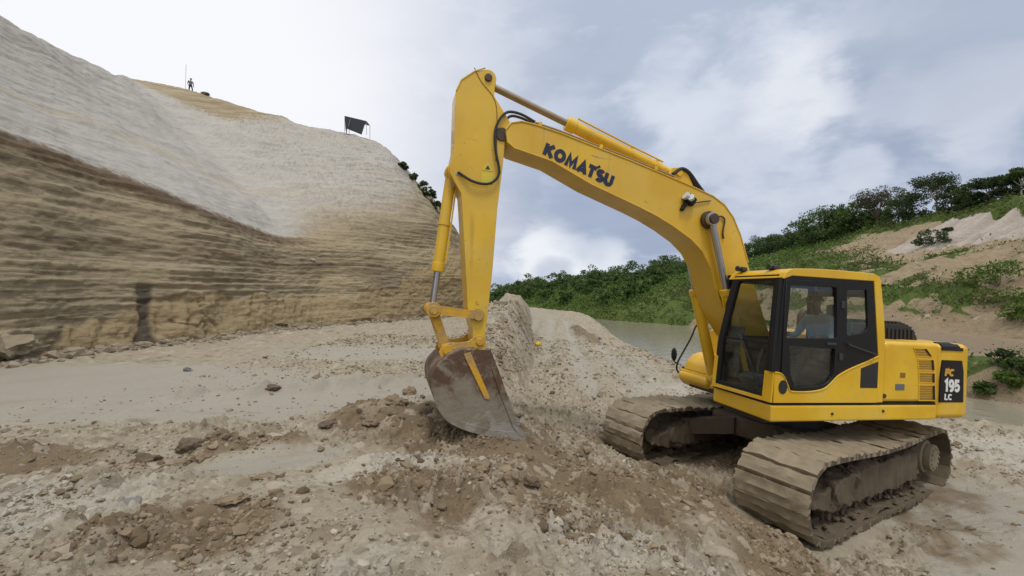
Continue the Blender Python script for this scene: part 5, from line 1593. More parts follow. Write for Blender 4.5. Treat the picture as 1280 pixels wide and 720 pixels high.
for sy in (-1, 1):
    er.prism(smooth_pts([(5.14, 1.74), (5.10, 1.88), (5.02, 1.945), (4.95, 1.88), (4.97, 1.78)], 3) + [(5.2, 1.70), (5.45, 1.62), (5.53, 1.70), (5.50, 1.80), (5.42, 1.83), (5.30, 1.83), (5.2, 1.84)][::1], sy * (AW + .075) - .022, sy * (AW + .075) + .022) if False else \
        er.prism([(4.965, 1.77), (4.945, 1.85), (4.97, 1.925), (5.04, 1.95), (5.11, 1.915), (5.17, 1.86), (5.30, 1.835), (5.40, 1.835), (5.50, 1.80), (5.535, 1.71), (5.50, 1.64), (5.40, 1.70), (5.25, 1.765)], sy * (AW + .075) - .022, sy * (AW + .075) + .022, .008)
er.cyl((5.43, -.3, 1.745), (5.43, .3, 1.745), .062, seg=18, bev=.008); er.cyl((5.03, -.3, 1.86), (5.03, .3, 1.86), .05, seg=18, bev=.008)
er.build('ear', M['muddy_paint'], bucket, True)
stp = MB(); stp.prism([(5.27, 1.73), (5.19, 1.76), (4.925, 1.24), (4.915, 1.19), (4.975, 1.20)], KW + .02, KW + .032, .004)
stp.build('painted_strip', M['muddy_paint'], bucket)
bar = MB(); bar.prism([(5.27, 1.77), (5.20, 1.79), (5.20, 1.70), (5.27, 1.70)], .25, KW + .02, .004); bar.build('gusset', M['muddy_paint'], bucket)
sc_ = MB(); sc_.box((5.15, KW + .026, .95), (.0, .0, .0))
sc_.bm.clear()
# ================================================================ PEOPLE
def skin_figure(name, joints, edges, root, mats, subdiv=2):
    """one continuous body grown round a skeleton; mats: list of (material, set of joints)"""
    names = list(joints); me = bpy.data.meshes.new(name)
    me.from_pydata([joints[n_][0] for n_ in names], [(names.index(a_), names.index(b_)) for a_, b_ in edges], [])
    o = bpy.data.objects.new(name, me); COL.objects.link(o)
    o.modifiers.new('skin', 'SKIN'); ss = o.modifiers.new('sub', 'SUBSURF'); ss.levels = subdiv
    sv = me.skin_vertices[0].data
    for i, n_ in enumerate(names):
        r = joints[n_][1]; sv[i].radius = r if isinstance(r, tuple) else (r, r); sv[i].use_root = (n_ == root)
    bpy.context.view_layer.update()
    m2 = bpy.data.meshes.new_from_object(o.evaluated_get(bpy.context.evaluated_depsgraph_get()))
    m2.name = name
    bpy.data.objects.remove(o); bpy.data.meshes.remove(me)
    seg = [(Vector(joints[a_][0]), Vector(joints[b_][0]), a_, b_) for a_, b_ in edges]
    m2.materials.clear()
    for mt, _ in mats: m2.materials.append(M[mt])
    owner = {n_: k for k, (_, s_) in enumerate(mats) for n_ in s_}
    for p in m2.polygons:
        best = None
        for A, B, a_, b_ in seg:
            ab = B - A; t = max(0, min(1, (p.center - A).dot(ab) / max(ab.length_squared, 1e-9)))
            dd = (p.center - (A + ab * t)).length
            if best is None or dd < best[0]: best = (dd, a_ if t < .5 else b_)
        p.material_index = owner.get(best[1], 0); p.use_smooth = True
    o = bpy.data.objects.new(name, m2); COL.objects.link(o)
    return o


def hand(joints, edges, wrist, wpos, dirv, side, palm, tag_, curl=0.6):
    """palm with four fingers and a thumb, curled round what they hold"""
    d = Vector(dirv).normalized(); s_ = Vector(side).normalized(); n_ = Vector(palm).normalized()
    P = Vector(wpos)
    joints[tag_ + 'palm'] = (tuple(P + d * .075), (.034, .018)); edges.append((wrist, tag_ + 'palm'))
    for k, ln in enumerate((.072, .08, .075, .058)):
        b_ = P + d * .085 + s_ * (.030 - .02 * k)
        k1 = b_ + d * ln * .5 + n_ * ln * .15 * curl * 2; k2 = k1 + d * ln * .25 + n_ * ln * .45 * curl * 1.5; k3 = k2 - d * ln * .10 * curl + n_ * ln * .3
        for i, (q, r) in enumerate(((b_, .010), (k1, .0095), (k2, .009), (k3, .0075))):
            joints[f'{tag_}f{k}{i}'] = (tuple(q), r)
            edges.append((tag_ + 'palm' if i == 0 else f'{tag_}f{k}{i-1}', f'{tag_}f{k}{i}'))
    b_ = P + d * .03 + s_ * .035; k1 = b_ + d * .035 + s_ * .022 + n_ * .015; k2 = k1 + d * .03 + n_ * .022 - s_ * .006
    for i, (q, r) in enumerate(((b_, .012), (k1, .011), (k2, .009))):
        joints[f'{tag_}t{i}'] = (tuple(q), r); edges.append((wrist if i == 0 else f'{tag_}t{i-1}', f'{tag_}t{i}'))


def face_and_hair(parent, head, fwd, up_, s_=1.0, hat=None):
    """eyes, nose, mouth, ears and hair set on the head"""
    h, f, u = Vector(head), Vector(fwd).normalized(), Vector(up_).normalized(); r = u.cross(f).normalized()
    for k in (-1, 1):
        mb = MB(); mb.ball(h + f * .088 * s_ + r * .032 * k + u * .012, .013 * s_, 2); ey = mb.build('eye', M['eye_white'], parent, True)
        mb = MB(); mb.ball(h + f * .099 * s_ + r * .032 * k + u * .012, .0065 * s_, 1); mb.build('pupil', M['hair_black'], ey, True)
        mb = MB(); mb.ball(h + r * .082 * k * s_ - u * .005, .022 * s_, 2, (.6, .6, 1.2)); mb.build('ear', M['skin'], parent, True)
    mb = MB(); mb.ball(h + f * .108 * s_ - u * .018, .016 * s_, 2, (1, .9, 1.3)); mb.build('nose', M['skin'], parent, True)
    mb = MB(); mb.tube([h + f * .095 * s_ - u * .055 + r * t for t in (-.025, -.01, .01, .025)], .006 * s_, 6); mb.build('mouth', M['boot_brown'], parent, True)
    b = bmesh.new(); bmesh.ops.create_icosphere(b, subdivisions=3, radius=.108 * s_)
    for v in list(b.verts):
        q = v.co.copy(); kf = q.normalized().dot(f); ku = q.normalized().dot(u)
        if ku < -.25 or (kf > .45 and ku < .45): b.verts.remove(v)
    bmesh.ops.translate(b, vec=h + u * .012 - f * .006, verts=b.verts)
    mb = MB(); mb._add(b); mb.rough(.012, 18); mb.build('hair', M[hat or 'hair_black'], parent, True)


# the operator, seated in the cab with both hands on the levers (coordinates of the superstructure)
J = {'pelvis': ((.22, .86, 1.97), (.15, .12)), 'waist': ((.20, .86, 2.10), (.145, .11)), 'chest': ((.24, .86, 2.32), (.165, .12)), 'neck0': ((.27, .86, 2.47), (.075, .07)), 'neck': ((.31, .86, 2.53), .05),
     'jaw': ((.345, .86, 2.585), (.062, .07)), 'head': ((.35, .86, 2.66), (.078, .09)), 'crown': ((.34, .86, 2.74), .05)}
E_ = [('pelvis', 'waist'), ('waist', 'chest'), ('chest', 'neck0'), ('neck0', 'neck'), ('neck', 'jaw'), ('jaw', 'head'), ('head', 'crown')]
for s_, n_ in ((1, 'l'), (-1, 'r')):
    J.update({n_ + 'shoulder': ((.26, .86 + s_ * .19, 2.41), .07), n_ + 'elbow': ((.36, .86 + s_ * .27, 2.16), .048), n_ + 'wrist': ((.60, .86 + s_ * .31, 2.18), .03),
              n_ + 'hip': ((.28, .86 + s_ * .10, 1.95), .095), n_ + 'knee': ((.68, .86 + s_ * .15, 1.93), .068), n_ + 'ankle': ((.84, .86 + s_ * .14, 1.50), .045), n_ + 'heel': ((.83, .86 + s_ * .14, 1.445), .045), n_ + 'toe': ((1.02, .86 + s_ * .15, 1.44), .04)})
    E_ += [('chest', n_ + 'shoulder'), (n_ + 'shoulder', n_ + 'elbow'), (n_ + 'elbow', n_ + 'wrist'), ('pelvis', n_ + 'hip'), (n_ + 'hip', n_ + 'knee'), (n_ + 'knee', n_ + 'ankle'), (n_ + 'ankle', n_ + 'heel'), (n_ + 'heel', n_ + 'toe')]
    hand(J, E_, n_ + 'wrist', J[n_ + 'wrist'][0], (1, .02, .0), (0, -s_, .3), (0, -s_ * .2, -1), n_, .8)
sh = {'waist', 'chest', 'neck0', 'lshoulder', 'rshoulder', 'lelbow', 'relbow'}
tr_ = {'pelvis', 'lhip', 'rhip', 'lknee', 'rknee', 'lankle', 'rankle'}
bt = {'lheel', 'rheel', 'ltoe', 'rtoe'}
body_mats = [('skin', set(J) - sh - tr_ - bt), ('shirt_blue', sh), ('trousers_dark', tr_), ('boot_brown', bt)]
op = skin_figure('person', J, E_, 'pelvis', body_mats)
face_and_hair(op, (.365, .86, 2.655), (1, 0, -.1), (0, 0, 1))
op.matrix_world = Matrix.Translation(MO) @ M_EUL.to_matrix().to_4x4() @ SW
tag(op, 'operator in a light blue shirt sitting at the levers in the excavator cab', 'person')

# a man standing on the crest of the cut
gp = cliff_at(234, 111)
gp = np.array([(237 - 640) / 543 * 50.0, 50.0, CZ - (114 - 365) / 543 * 50.0])
J = {'pelvis': ((0, 0, .93), (.15, .11)), 'waist': ((0, 0, 1.06), (.14, .105)), 'chest': ((.01, 0, 1.30), (.17, .12)), 'neck0': ((.02, 0, 1.43), (.07, .07)), 'neck': ((.03, 0, 1.50), .05), 'jaw': ((.05, 0, 1.555), .062), 'head': ((.05, 0, 1.62), (.078, .09)), 'crown': ((.04, 0, 1.70), .05)}
E_ = [('pelvis', 'waist'), ('waist', 'chest'), ('chest', 'neck0'), ('neck0', 'neck'), ('neck', 'jaw'), ('jaw', 'head'), ('head', 'crown')]
for s_, n_ in ((1, 'l'), (-1, 'r')):
    J.update({n_ + 'shoulder': ((.01, s_ * .19, 1.39), .068), n_ + 'elbow': ((-.02, s_ * .27, 1.13), .048), n_ + 'wrist': ((.10, s_ * .26, .90), .032), n_ + 'hip': ((0, s_ * .10, .90), .09), n_ + 'knee': ((.03 + .10 * s_, s_ * .12, .49), .066), n_ + 'ankle': ((-.03 + .10 * s_, s_ * .13, .09), .045), n_ + 'heel': ((-.06 + .1 * s_, s_ * .13, .04), .042), n_ + 'toe': ((.14 + .1 * s_, s_ * .14, .03), .035)})
    E_ += [('chest', n_ + 'shoulder'), (n_ + 'shoulder', n_ + 'elbow'), (n_ + 'elbow', n_ + 'wrist'), ('pelvis', n_ + 'hip'), (n_ + 'hip', n_ + 'knee'), (n_ + 'knee', n_ + 'ankle'), (n_ + 'ankle', n_ + 'heel'), (n_ + 'heel', n_ + 'toe')]
    hand(J, E_, n_ + 'wrist', J[n_ + 'wrist'][0], (.3, .02, -1), (1, 0, .2), (0, -s_, 0), n_, .5)
body_mats = [('skin', set(J) - sh - tr_ - bt), ('shirt_grey', sh), ('trousers_dark', tr_), ('boot_brown', bt)]
wm = skin_figure('person', J, E_, 'pelvis', body_mats, 1)
face_and_hair(wm, (.065, 0, 1.615), (1, 0, 0), (0, 0, 1))
tag(wm, 'tiny figure in a grey top and dark trousers standing on the crest of the cut', 'person')

# ================================================================ ON THE CLIFF: SHELTER, STONES, SHRUBS
def crest_near(px):
    q = CLIFF_V[140:, 300:352].reshape(-1, 3); q = q[q[:, 1] < 60]
    u = 640 + 543 * q[:, 0] / q[:, 1]; v = 365 - 543 * (q[:, 2] - CZ) / q[:, 1]
    k = np.abs(u - px) < 4
    return q[k][np.argmin(v[k])]


wc_ = crest_near(237); wm.location = tuple(wc_ + np.array([0, .3, -.35])); wm.rotation_euler = (0, 0, -.6)
pc = crest_near(234)
po = MB(); po.tube([(0, 0, 0), (.02, 0, 1.4), (.05, 0, 2.7)], .018, 6); po = po.build('survey_pole', M['pole_grey']); po.location = tuple(pc - np.array([0, 0, .05])); tag(po, 'thin grey pole stuck in the crest beside the tiny figure', 'pole')

sc0 = crest_near(443)
sh_ = empty('tarp_shelter', tuple(sc0 + np.array([.1, .5, -.12])), (0, 0, .25))
tag(sh_, 'dark tarpaulin lean-to shelter on thin posts at the cliff top', 'shelter')
rs = MB()
nu = 13
V_ = []
for i in range(nu):
    for j in range(9):
        a_, b_ = i / (nu - 1), j / 8
        V_.append((-1.0 + 2.1 * a_ + .25 * b_, -.9 + 1.7 * b_, 1.75 - .32 * a_ + .18 * b_ - .12 * math.sin(math.pi * a_) * math.sin(math.pi * b_)))
vv = [rs.bm.verts.new(v) for v in V_]; ww = [rs.bm.verts.new((v[0], v[1], v[2] - .02)) for v in V_]
for i in range(nu - 1):
    for j in range(8):
        k = i * 9 + j; rs.bm.faces.new((vv[k], vv[k + 9], vv[k + 10], vv[k + 1])); rs.bm.faces.new((ww[k], ww[k + 1], ww[k + 10], ww[k + 9]))
rs.build('roof_sheet', M['tarpaulin'], sh_, True)
fs_ = MB(); fs_.quadbox([(-1.0, -.92, 1.74), (1.05, -.92, 1.42), (.62, -.70, .05), (-.95, -.75, .55)], (0, .02, 0)); fs_.quadbox([(-1.0, -.92, 1.74), (-1.0, .8, 1.9), (-.98, .8, .25), (-.95, -.75, .5)], (.02, 0, 0)); fs_.rough(.02, 3); fs_.build('hanging_sheet', M['tarpaulin'], sh_)
for (x, y, z) in ((-1.0, -.9, 1.74), (1.1, -.9, 1.42), (1.33, .8, 1.6), (-.75, .8, 1.9)):
    p_ = MB(); p_.tube([(x, y, 0), (x, y, z)], .025, 6, 1); p_.build('post', M['pole_grey'], sh_)
bw = MB(); bw.tube([(-.62, -.97, .7), (-.45, -.97, 1.45)], .02, 6, 1); bw.build('brace', M['pole_grey'], sh_)

def rock(name, p, size, mat, label, seed, sc=(1, 1, .75), rz=0.0, cat='rock', group=None):
    v, f = lump_shape(4, seed, .5, cat != 'clod')
    rough_ = .20 if cat == 'clod' else .07
    v = v * (1 + rough_ * fbm(v[:, 0] * 4 + seed, v[:, 1] * 4, v[:, 2] * 4, 4, .6))[:, None]
    v = v * np.array(sc) * size
    o = mesh_np(name, v, f, M[mat], True)
    if cat != 'clod': o.data.set_sharp_from_angle(angle=R_(24))
    o.location = tuple(p); o.rotation_euler = (0, 0, rz)
    tag(o, label, cat, group); return o


def on_ground(px, py):
    """where the line of sight through a photo point meets the ground (used once to survey the spots)"""
    d = np.array([(px - 640) / 543, 1.0, -(py - 365) / 543]); t = np.linspace(1.5, 70, 4000)
    z = ground_z(d[0] * t, t, False); k = np.argmax(CZ + d[2] * t < z)
    return np.array([d[0] * t[k], t[k], z[k]])


ROCKS = [
    ('rock', 163, 629, .085, 'rock_grey', 'smooth grey stone on the pale strip at lower left', (1.3, 1, .75), 0.3),
    ('rock', 18, 613, .06, 'rock_pale', 'whitest stone at the left edge among pale rubble', (1.2, 1, .8), 0.8),
    ('rock', 181, 626, .05, 'rock_pale', 'small pale stone right beside the smooth grey one', (1.2, 1, .7), 1.8),
    ('rock', 66, 662, .04, 'rock_pale', 'chalky lump below the whitest stone at lower left', (1.1, 1, .8), 2.2),
    ('rock', 110, 652, .042, 'rock_pale', 'chalky block at the right end of the pale rubble patch', (1.2, 1, .8), 0.1),
    ('rock', 30, 640, .04, 'rock_pale', 'chalky lump directly under the whitest stone at the left edge', (1, 1, .8), 1.2),
    ('clod', 185, 577, 0.086, 'rock_dark', 'dark brown clod lying apart left of the broken dark heap', (1.3, .9, .75), 0.4),
    ('clod', 238, 560, 0.094, 'rock_dark', 'highest dark clod on the broken heap at middle left', (1.2, 1, .9), 0.4),
    ('clod', 252, 574, 0.079, 'rock_brown', 'lumpy brown clod on the right side of the dark heap', (1.3, 1, .8), 2.4),
    ('clod', 226, 580, 0.072, 'rock_brown', 'flat brown clod at the front of the dark heap', (1.4, 1, .6), 1.1),
    ('rock', 235, 464, .12, 'rock_grey', 'lone grey stone on the smooth flat near the cliff', (.9, .9, 1), 0.6),
    ('clod', 339, 486, 0.094, 'rock_dark', 'dark clod left of the windrow end, on the smooth track', (1.5, .9, .6), 0.2),
    ('clod', 396, 474, 0.101, 'rock_brown', 'brown clod on the small heap in the middle distance', (1.4, 1, .7), 1.7),
    ('clod', 512, 492, 0.115, 'rock_brown', 'big round clod just left of the bucket', (1.1, 1, .9), 0.7),
    ('clod', 492, 506, 0.137, 'rock_brown', 'broad brown clod on the dug heap left of the bucket', (1.3, 1, .7), 2.7),
    ('clod', 534, 516, 0.094, 'rock_dark', 'damp dark clod touching the foot of the bucket', (1.2, 1, .7), 1.3),
    ('clod', 412, 531, 0.086, 'rock_dark', 'dark clod at the far left tip of the dug heap', (1.5, .9, .6), 0.9),
    ('clod', 465, 528, 0.094, 'rock_brown', 'crumbly clod in the middle of the dug heap', (1.3, 1, .7), 1.9),
    ('clod', 600, 583, 0.072, 'rock_brown', 'clod in front of the bucket on the left end of the spill', (1.3, 1, .7), 0.5),
    ('clod', 640, 600, 0.079, 'rock_brown', 'roundest clod in front of the bucket teeth', (1.1, 1, .85), 1.5),
    ('clod', 664, 606, 0.065, 'rock_dark', 'darkest clod in front of the bucket teeth', (1.1, 1, .8), 2.5),
    ('clod', 330, 598, 0.061, 'rock_brown', 'brown slab of earth on the near slope left of centre', (1.6, 1, .5), 0.3),
    ('clod', 292, 626, 0.065, 'rock_brown', 'flat reddish slab of earth at the edge of the pale strip', (1.7, 1, .45), 0.5),
]
for k, (nm, px, py, sz, mt, lb, sc, rz) in enumerate(ROCKS):
    p = on_ground(px, py); p[2] = ground_z(p[0], p[1]) + sz * .08
    rock(nm, p, sz, mt, lb, 2.3 * k + 1, sc, rz, 'clod' if nm == 'clod' else 'rock')
p = on_ground(350, 411); p[2] += .15; rock('boulder', p, .38, 'rock_dark', 'dark boulder lying at the foot of the cliff', 5.1, (1.3, 1, .8), .4, 'boulder')
p = cliff_at(10, 428); rock('boulder', p + np.array([.1, 0, -.1]), .5, 'mud', 'tan boulder wedged in the cliff at the left frame edge', 7.7, (.9, 1, .75), .2, 'boulder')
p = cliff_at(390, 325); rock('boulder', p, .22, 'rock_pale', 'small pale stone stuck halfway up the far cliff', 6.4, (1.2, 1, .7), .2, 'boulder')
p = crest_near(260); rock('boulder', p + np.array([0, 0, .18]), .36, 'rock_dark', 'small dark boulder perched on the crest right of the figure', 3.9, (1.3, 1, .6), .2, 'boulder')

p = on_ground(672, 433); p[2] = ground_z(p[0], p[1]) + .06
ys = MB(); ys.ball((0, 0, 0), .13, 3, (1, .8, .7)); ys.rough(.09, 7); ys = ys.build('plastic_scrap', M['yellow_scrap']); ys.location = tuple(p)
tag(ys, 'crumpled yellow plastic scrap on the rubble bank right of the bucket', 'scrap')


# ================================================================ VEGETATION
def leaf_cloud(pts, size, rg_, out=None, flat=.0):
    """one small bent leaf face per point"""
    n_ = len(pts)
    a_ = rg_.normal(size=(n_, 3)); a_ /= np.linalg.norm(a_, axis=1)[:, None]
    b_ = np.cross(a_, rg_.normal(size=(n_, 3))); b_ /= np.linalg.norm(b_, axis=1)[:, None] + 1e-9
    s_ = (size * np.exp(rg_.normal(0, .3, n_)))[:, None]
    v = np.stack([pts - a_ * s_, pts - b_ * s_ * .45, pts + a_ * s_, pts + b_ * s_ * .45], 1).reshape(-1, 3)
    f = np.arange(n_ * 4).reshape(-1, 4)
    return v, f


def crown_points(rg_, h0, h1, rad, n_, nclump, shape='round'):
    """leaf positions in clumps held by limb tips; gaps stay open between the clumps"""
    tips = []
    for k in range(nclump):
        u = rg_.uniform(0, 1); a_ = rg_.uniform(0, 2 * math.pi)
        if shape == 'umbrella': z = h0 + (h1 - h0) * (.55 + .45 * rg_.uniform()) ; r = rad * math.sqrt(rg_.uniform(.05, 1))
        elif shape == 'tall': z = h0 + (h1 - h0) * u; r = rad * (.25 + .75 * math.sin(math.pi * min(.98, .15 + .8 * u))) * math.sqrt(rg_.uniform(.1, 1))
        else: z = h0 + (h1 - h0) * u; r = rad * math.sqrt(max(.05, 1 - (2 * u - .8) ** 2 * .8)) * math.sqrt(rg_.uniform(.1, 1))
        tips.append((r * math.cos(a_), r * math.sin(a_), z))
    tips = np.array(tips); cr = rad * rg_.uniform(.20, .46, nclump)
    w = cr ** 2 / (cr ** 2).sum(); idx = rg_.choice(nclump, n_, p=w)
    d = rg_.normal(size=(n_, 3)); d /= np.linalg.norm(d, axis=1)[:, None]
    return tips, tips[idx] + d * (cr[idx] * rg_.uniform(.35, 1.05, n_) ** .6)[:, None] * np.array([1, 1, .65])


def tree(name, p, h, rad, trunk_h, leafm, label, seed, n_=1600, nclump=26, shape='round', barkm='bark', lean=.0, leaf=.16, group=None, fork=False):
    rg_ = np.random.RandomState(seed)
    t = empty(name, tuple(p)); tag(t, label, 'tree', group)
    tips, pts_ = crown_points(rg_, trunk_h, h, rad, n_, nclump, shape)
    pts_[:, 0] += lean * pts_[:, 2] * .3; tips[:, 0] += lean * tips[:, 2] * .3
    v, f = leaf_cloud(pts_, leaf, rg_)
    mesh_np('crown', v, f, M[leafm], False, None, t)
    tk = MB(); r0 = .03 * h
    top = Vector((lean * trunk_h * .4, 0, trunk_h + (h - trunk_h) * .25))
    tk.tube([(0, 0, -.4), (.03, .02, trunk_h * .5), tuple(top)], [r0 * 1.2, r0 * .85, r0 * .6], 8)
    for q in tips[:min(nclump, 12)]:
        q = Vector(q); m_ = (top * .5 + q * .5) + Vector((rg_.normal(0, .15), rg_.normal(0, .15), -.1 * rad))
        tk.tube([tuple(top * .8), tuple(m_), tuple(q)], [r0 * .5, r0 * .3, r0 * .1], 6)
    tk.build('trunk', M[barkm], t, True)
    return t


def ridge(px, y):
    """a spot on the crest of the far hill: along the bank at depth y"""
    x = (px - 640) / 543 * y
    return np.array([x, y, float(hill_z(x, y)) - .15])


def crest_spot(px, lo=25., hi=240.):
    """where a bearing crosses the top edge of the slope"""
    ys_ = np.linspace(lo, hi, 1500); x = (px - 640) / 543 * ys_
    t = slope_t(x, ys_); k = np.argmax(t > 1.03)
    return np.array([x[k], ys_[k], float(hill_z(x[k], ys_[k])) - .15])


g_ = 'trees along the hilltop'
RT_ = [  # bearing, height, radius, trunk, leaf, label, shape, bark, lean
    (1097, 4.6, 2.3, 1.5, 'leaf_olive', 'round olive-brown tree standing tallest at the left of the hilltop row', 'umbrella', 'bark', 0),
    (1080, 2.6, 1.7, .6, 'leaf_dark', 'low dark tree tucked under the olive-brown one on the hilltop', 'round', 'bark', 0),
    (1124, 4.6, 1.6, 1.0, 'leaf_mid', 'slim mid-green tree just right of the olive-brown one', 'tall', 'bark', 0),
    (1142, 3.8, 1.7, .8, 'leaf_dark', 'bushy dark tree between the slim green one and the pale-trunked one', 'round', 'bark', 0),
    (1172, 4.9, 2.0, 1.9, 'leaf_dark', 'broad tree with a bare pale forked trunk on the hilltop', 'umbrella', 'bark_pale', -.1),
    (1190, 3.6, 1.5, .8, 'leaf_dark', 'dense dark tree close behind the pale-trunked one', 'round', 'bark', 0),
    (1207, 3.3, 1.3, .8, 'leaf_mid', 'small round tree at the middle of the right hilltop', 'round', 'bark', 0),
    (1238, 3.1, 1.4, 1.2, 'leaf_dark', 'flat-topped dark tree second from the right frame edge', 'umbrella', 'bark', .1),
    (1226, 1.9, 1.2, .4, 'leaf_dark', 'lowest dark tree of the right hilltop, left of the flat-topped one', 'round', 'bark', 0),
    (1262, 2.3, 1.2, .6, 'leaf_dark', 'squat dark tree near the right frame edge on the hilltop', 'round', 'bark', 0),
    (1278, 3.0, 1.0, 1.3, 'leaf_mid', 'thin pale-stemmed tree cut by the right frame edge', 'umbrella', 'bark_pale', 0),
    (1052, 4.2, 2.0, 1.0, 'leaf_olive', 'brownish tree first left of the tallest olive-brown one', 'umbrella', 'bark', 0),
    (1030, 3.9, 2.0, .8, 'leaf_olive', 'dusty olive tree second left of the tallest one', 'round', 'bark', 0),
    (1006, 4.4, 2.2, .8, 'leaf_dark', 'dark rounded tree right above the cab roof', 'round', 'bark', 0),
    (986, 4.6, 2.2, .8, 'leaf_mid', 'green tree on the ridge left of the one above the cab roof', 'round', 'bark', 0),
    (968, 5.0, 2.4, .8, 'leaf_dark', 'dark tree on the ridge a little right of the boom', 'round', 'bark', 0),
    (948, 5.4, 2.6, .8, 'leaf_mid', 'green tree on the ridge touching the right edge of the boom', 'round', 'bark', 0),
]
for k, (px, h, r, th, lm, lb, shp, bk2, ln) in enumerate(RT_):
    p = crest_spot(px)
    h *= {1097: 1.12, 1172: .9, 1052: .95, 1240: 1.0}.get(px, .80 if px < 1075 else .92)
    th *= .8
    p_far = p[1] / 60.0
    tree('tree', p, h * (.75 + .35 * p_far), r * (.75 + .3 * p_far), th, lm, lb, 40 + k, 5200, 46, shp, bk2, ln, .085 * (.8 + .3 * p_far), g_)

# bush on the bare slope, shrubs on the shoulder of the cliff
def bush(p, h, rad, leafm, label, seed, n_=900, group=None, leaf=.09):
    rg_ = np.random.RandomState(seed)
    t = empty('bush', tuple(p)); tag(t, label, 'bush', group)
    tips, pts_ = crown_points(rg_, .05 * h, h, rad, n_, 16)
    v, f = leaf_cloud(pts_, leaf, rg_); mesh_np('foliage', v, f, M[leafm], False, None, t)
    st_ = MB()
    for q in tips[:8]: st_.tube([(0, 0, -.2), tuple(Vector(q) * .5), tuple(q)], [.03, .02, .008], 5)
    st_.build('stem', M['bark'], t, True)
    return t


def hill_spot(px, py):
    d = np.array([(px - 640) / 543, 1.0, -(py - 365) / 543]); t = np.linspace(14, 200, 6000)
    x = d[0] * t; z = hill_z(x, t, False); ok = (CZ + d[2] * t < z) & (x > far_shore(t))
    k = np.argmax(ok); return np.array([x[k], t[k], float(hill_z(x[k], t[k]))])


bush(hill_spot(1166, 305), 1.6, 1.25, 'leaf_dark', 'round dark bush alone on the bare pale slope', 71, 1500)
bush(hill_spot(1186, 290), .35, .45, 'leaf_dark', 'low dark shrub just above the round bush on the slope', 72, 500)
bush(hill_spot(1250, 352), 1.5, 2.0, 'leaf_bright', 'bright green thicket on the lower right slope', 73, 1800)
bush(hill_spot(1222, 375), 1.1, 1.9, 'leaf_bright', 'sprawling green thicket left of the bright one on the lower slope', 74, 1500)
bush(hill_spot(1272, 400), .8, 1.0, 'leaf_bright', 'green bush above the far road at the right frame edge', 75, 900)
bush(hill_spot(1250, 456), .5, .38, 'leaf_dark', 'dark bush on the river bank below the far road', 76, 700)
bush(hill_spot(1262, 480), .42, .4, 'leaf_bright', 'fresh green bush low on the river bank at the right', 77, 600)
bush(hill_spot(1276, 466), .5, .42, 'leaf_mid', 'leafy bush on the river bank cut by the right frame edge', 78, 700)
bush(hill_spot(1228, 490), .3, .35, 'leaf_mid', 'small plant near the water just right of the counterweight', 79, 400)
for k, (px, py, h, r, lm, lb) in enumerate(((500, 207, .6, .5, 'leaf_dark', 'topmost small shrub on the shoulder of the cliff'), (514, 222, .8, .55, 'leaf_mid', 'second shrub down on the cliff shoulder'),
                                            (527, 238, 1.2, .7, 'leaf_mid', 'third shrub down on the cliff shoulder, light green'), (537, 252, 1.5, .8, 'leaf_dark', 'thickest dark shrub low on the cliff shoulder'),
                                            (545, 263, 1.3, .7, 'leaf_dark', 'lowest shrub on the cliff shoulder, beside the bucket cylinder'))):
    p = cliff_at(px, py); bush(p + np.array([.2, 0, -.3]), h, r, lm, lb, 90 + k, 900, None, .1)

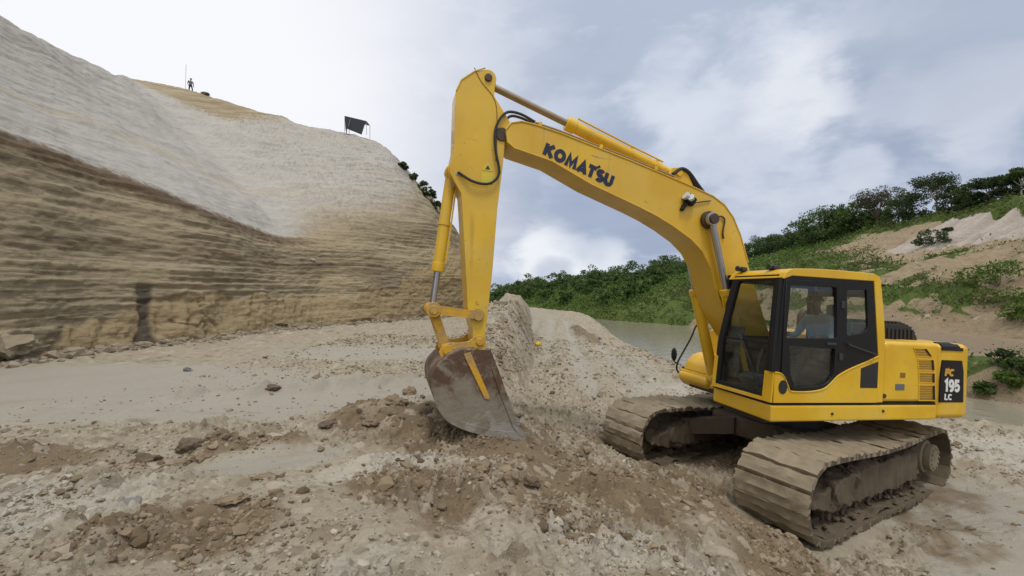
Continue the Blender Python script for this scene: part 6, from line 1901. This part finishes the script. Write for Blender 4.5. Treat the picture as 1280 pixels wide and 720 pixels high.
# ground cover on the slopes: creepers and grass nobody could count
rg = np.random.RandomState(5)
N = 800000
s0 = rg.uniform(-1.0, 60, N) ** 1.0; y0 = 14 + 110 * rg.uniform(0, 1, N) ** 1.6
x0 = far_shore(y0) + s0
vm = veg_mask(x0, y0)
k = (rg.uniform(0, 1, N) < vm * (.25 + .75 * (fbm(x0 * .45, y0 * .45, 3.0, 2) > -.2)) * .55)
x0, y0 = x0[k], y0[k]
hgt = np.abs(rg.normal(0, .28, len(x0))) * (1 + np.clip(fbm(x0 * .25, y0 * .25, 1.0, 2), -.6, 2) * 1.4)
pts = np.stack([x0, y0, hill_z(x0, y0) + hgt], -1)
bare_ = fbm(x0 * .5, y0 * .5, 14.0, 3)
kp = (bare_ > -.28) | (y0 > 62)
pts, x0, y0 = pts[kp], x0[kp], y0[kp]
dry = (rg.uniform(0, 1, len(pts)) < .22 + .5 * (fbm(x0 * .3, y0 * .3, 20.0, 3) > .12)) & (y0 < 62)
for nm, sel, lm in (('slope_creepers', ~dry, 'leaf_bright'), ('slope_scrub', dry, 'leaf_scrub')):
    v, f = leaf_cloud(pts[sel], .055 + y0[sel] * .0013, rg)
    tag(mesh_np(nm, v, f, M[lm], False), kind='stuff')

# the far wood: a mass of crowns over the valley side
Vs, Fs, off = [], [], 0
rg = np.random.RandomState(9)
cnt = 0
for _ in range(9000):
    y = 66 + 420 * rg.uniform() ** 1.7; x = rg.uniform(-.25 * y, .85 * y)
    sx = x - far_shore(y)
    if sx < 3 and y < 84: continue
    if y < 92 and slope_t(np.array(x), np.array(y)) < .95 and (x - 22 > (y - 66) * .62 or rg.uniform() < .45): continue
    if x < 6 and y < 96: continue
    if slope_t(np.array(x), np.array(y)) > 1.9 and y < 300: continue
    big = rg.uniform()
    low_ = y < 110 and float(slope_t(np.array(x), np.array(y))) < .75
    h = (1.4 + 1.5 * big if low_ else 2.9 + 2.9 * big); r = h * rg.uniform(.42, .62)
    if cnt > 1500: break
    cnt += 1
    n_ = int(np.interp(y, [70, 150, 300, 480], [620, 380, 170, 90]))
    _, p3 = crown_points(rg, .15 * h, h, r, n_, 11)
    p3 = p3 + np.array([x, y, float(hill_z(x, y, False)) - .2])
    v, f = leaf_cloud(p3, np.interp(y, [70, 150, 300, 480], [.17, .27, .48, .75]) , rg)
    Vs.append(v); Fs.append(f + off); off += len(v)
tag(mesh_np('far_wood', np.concatenate(Vs), np.concatenate(Fs), M['leaf_forest'], False), kind='stuff')
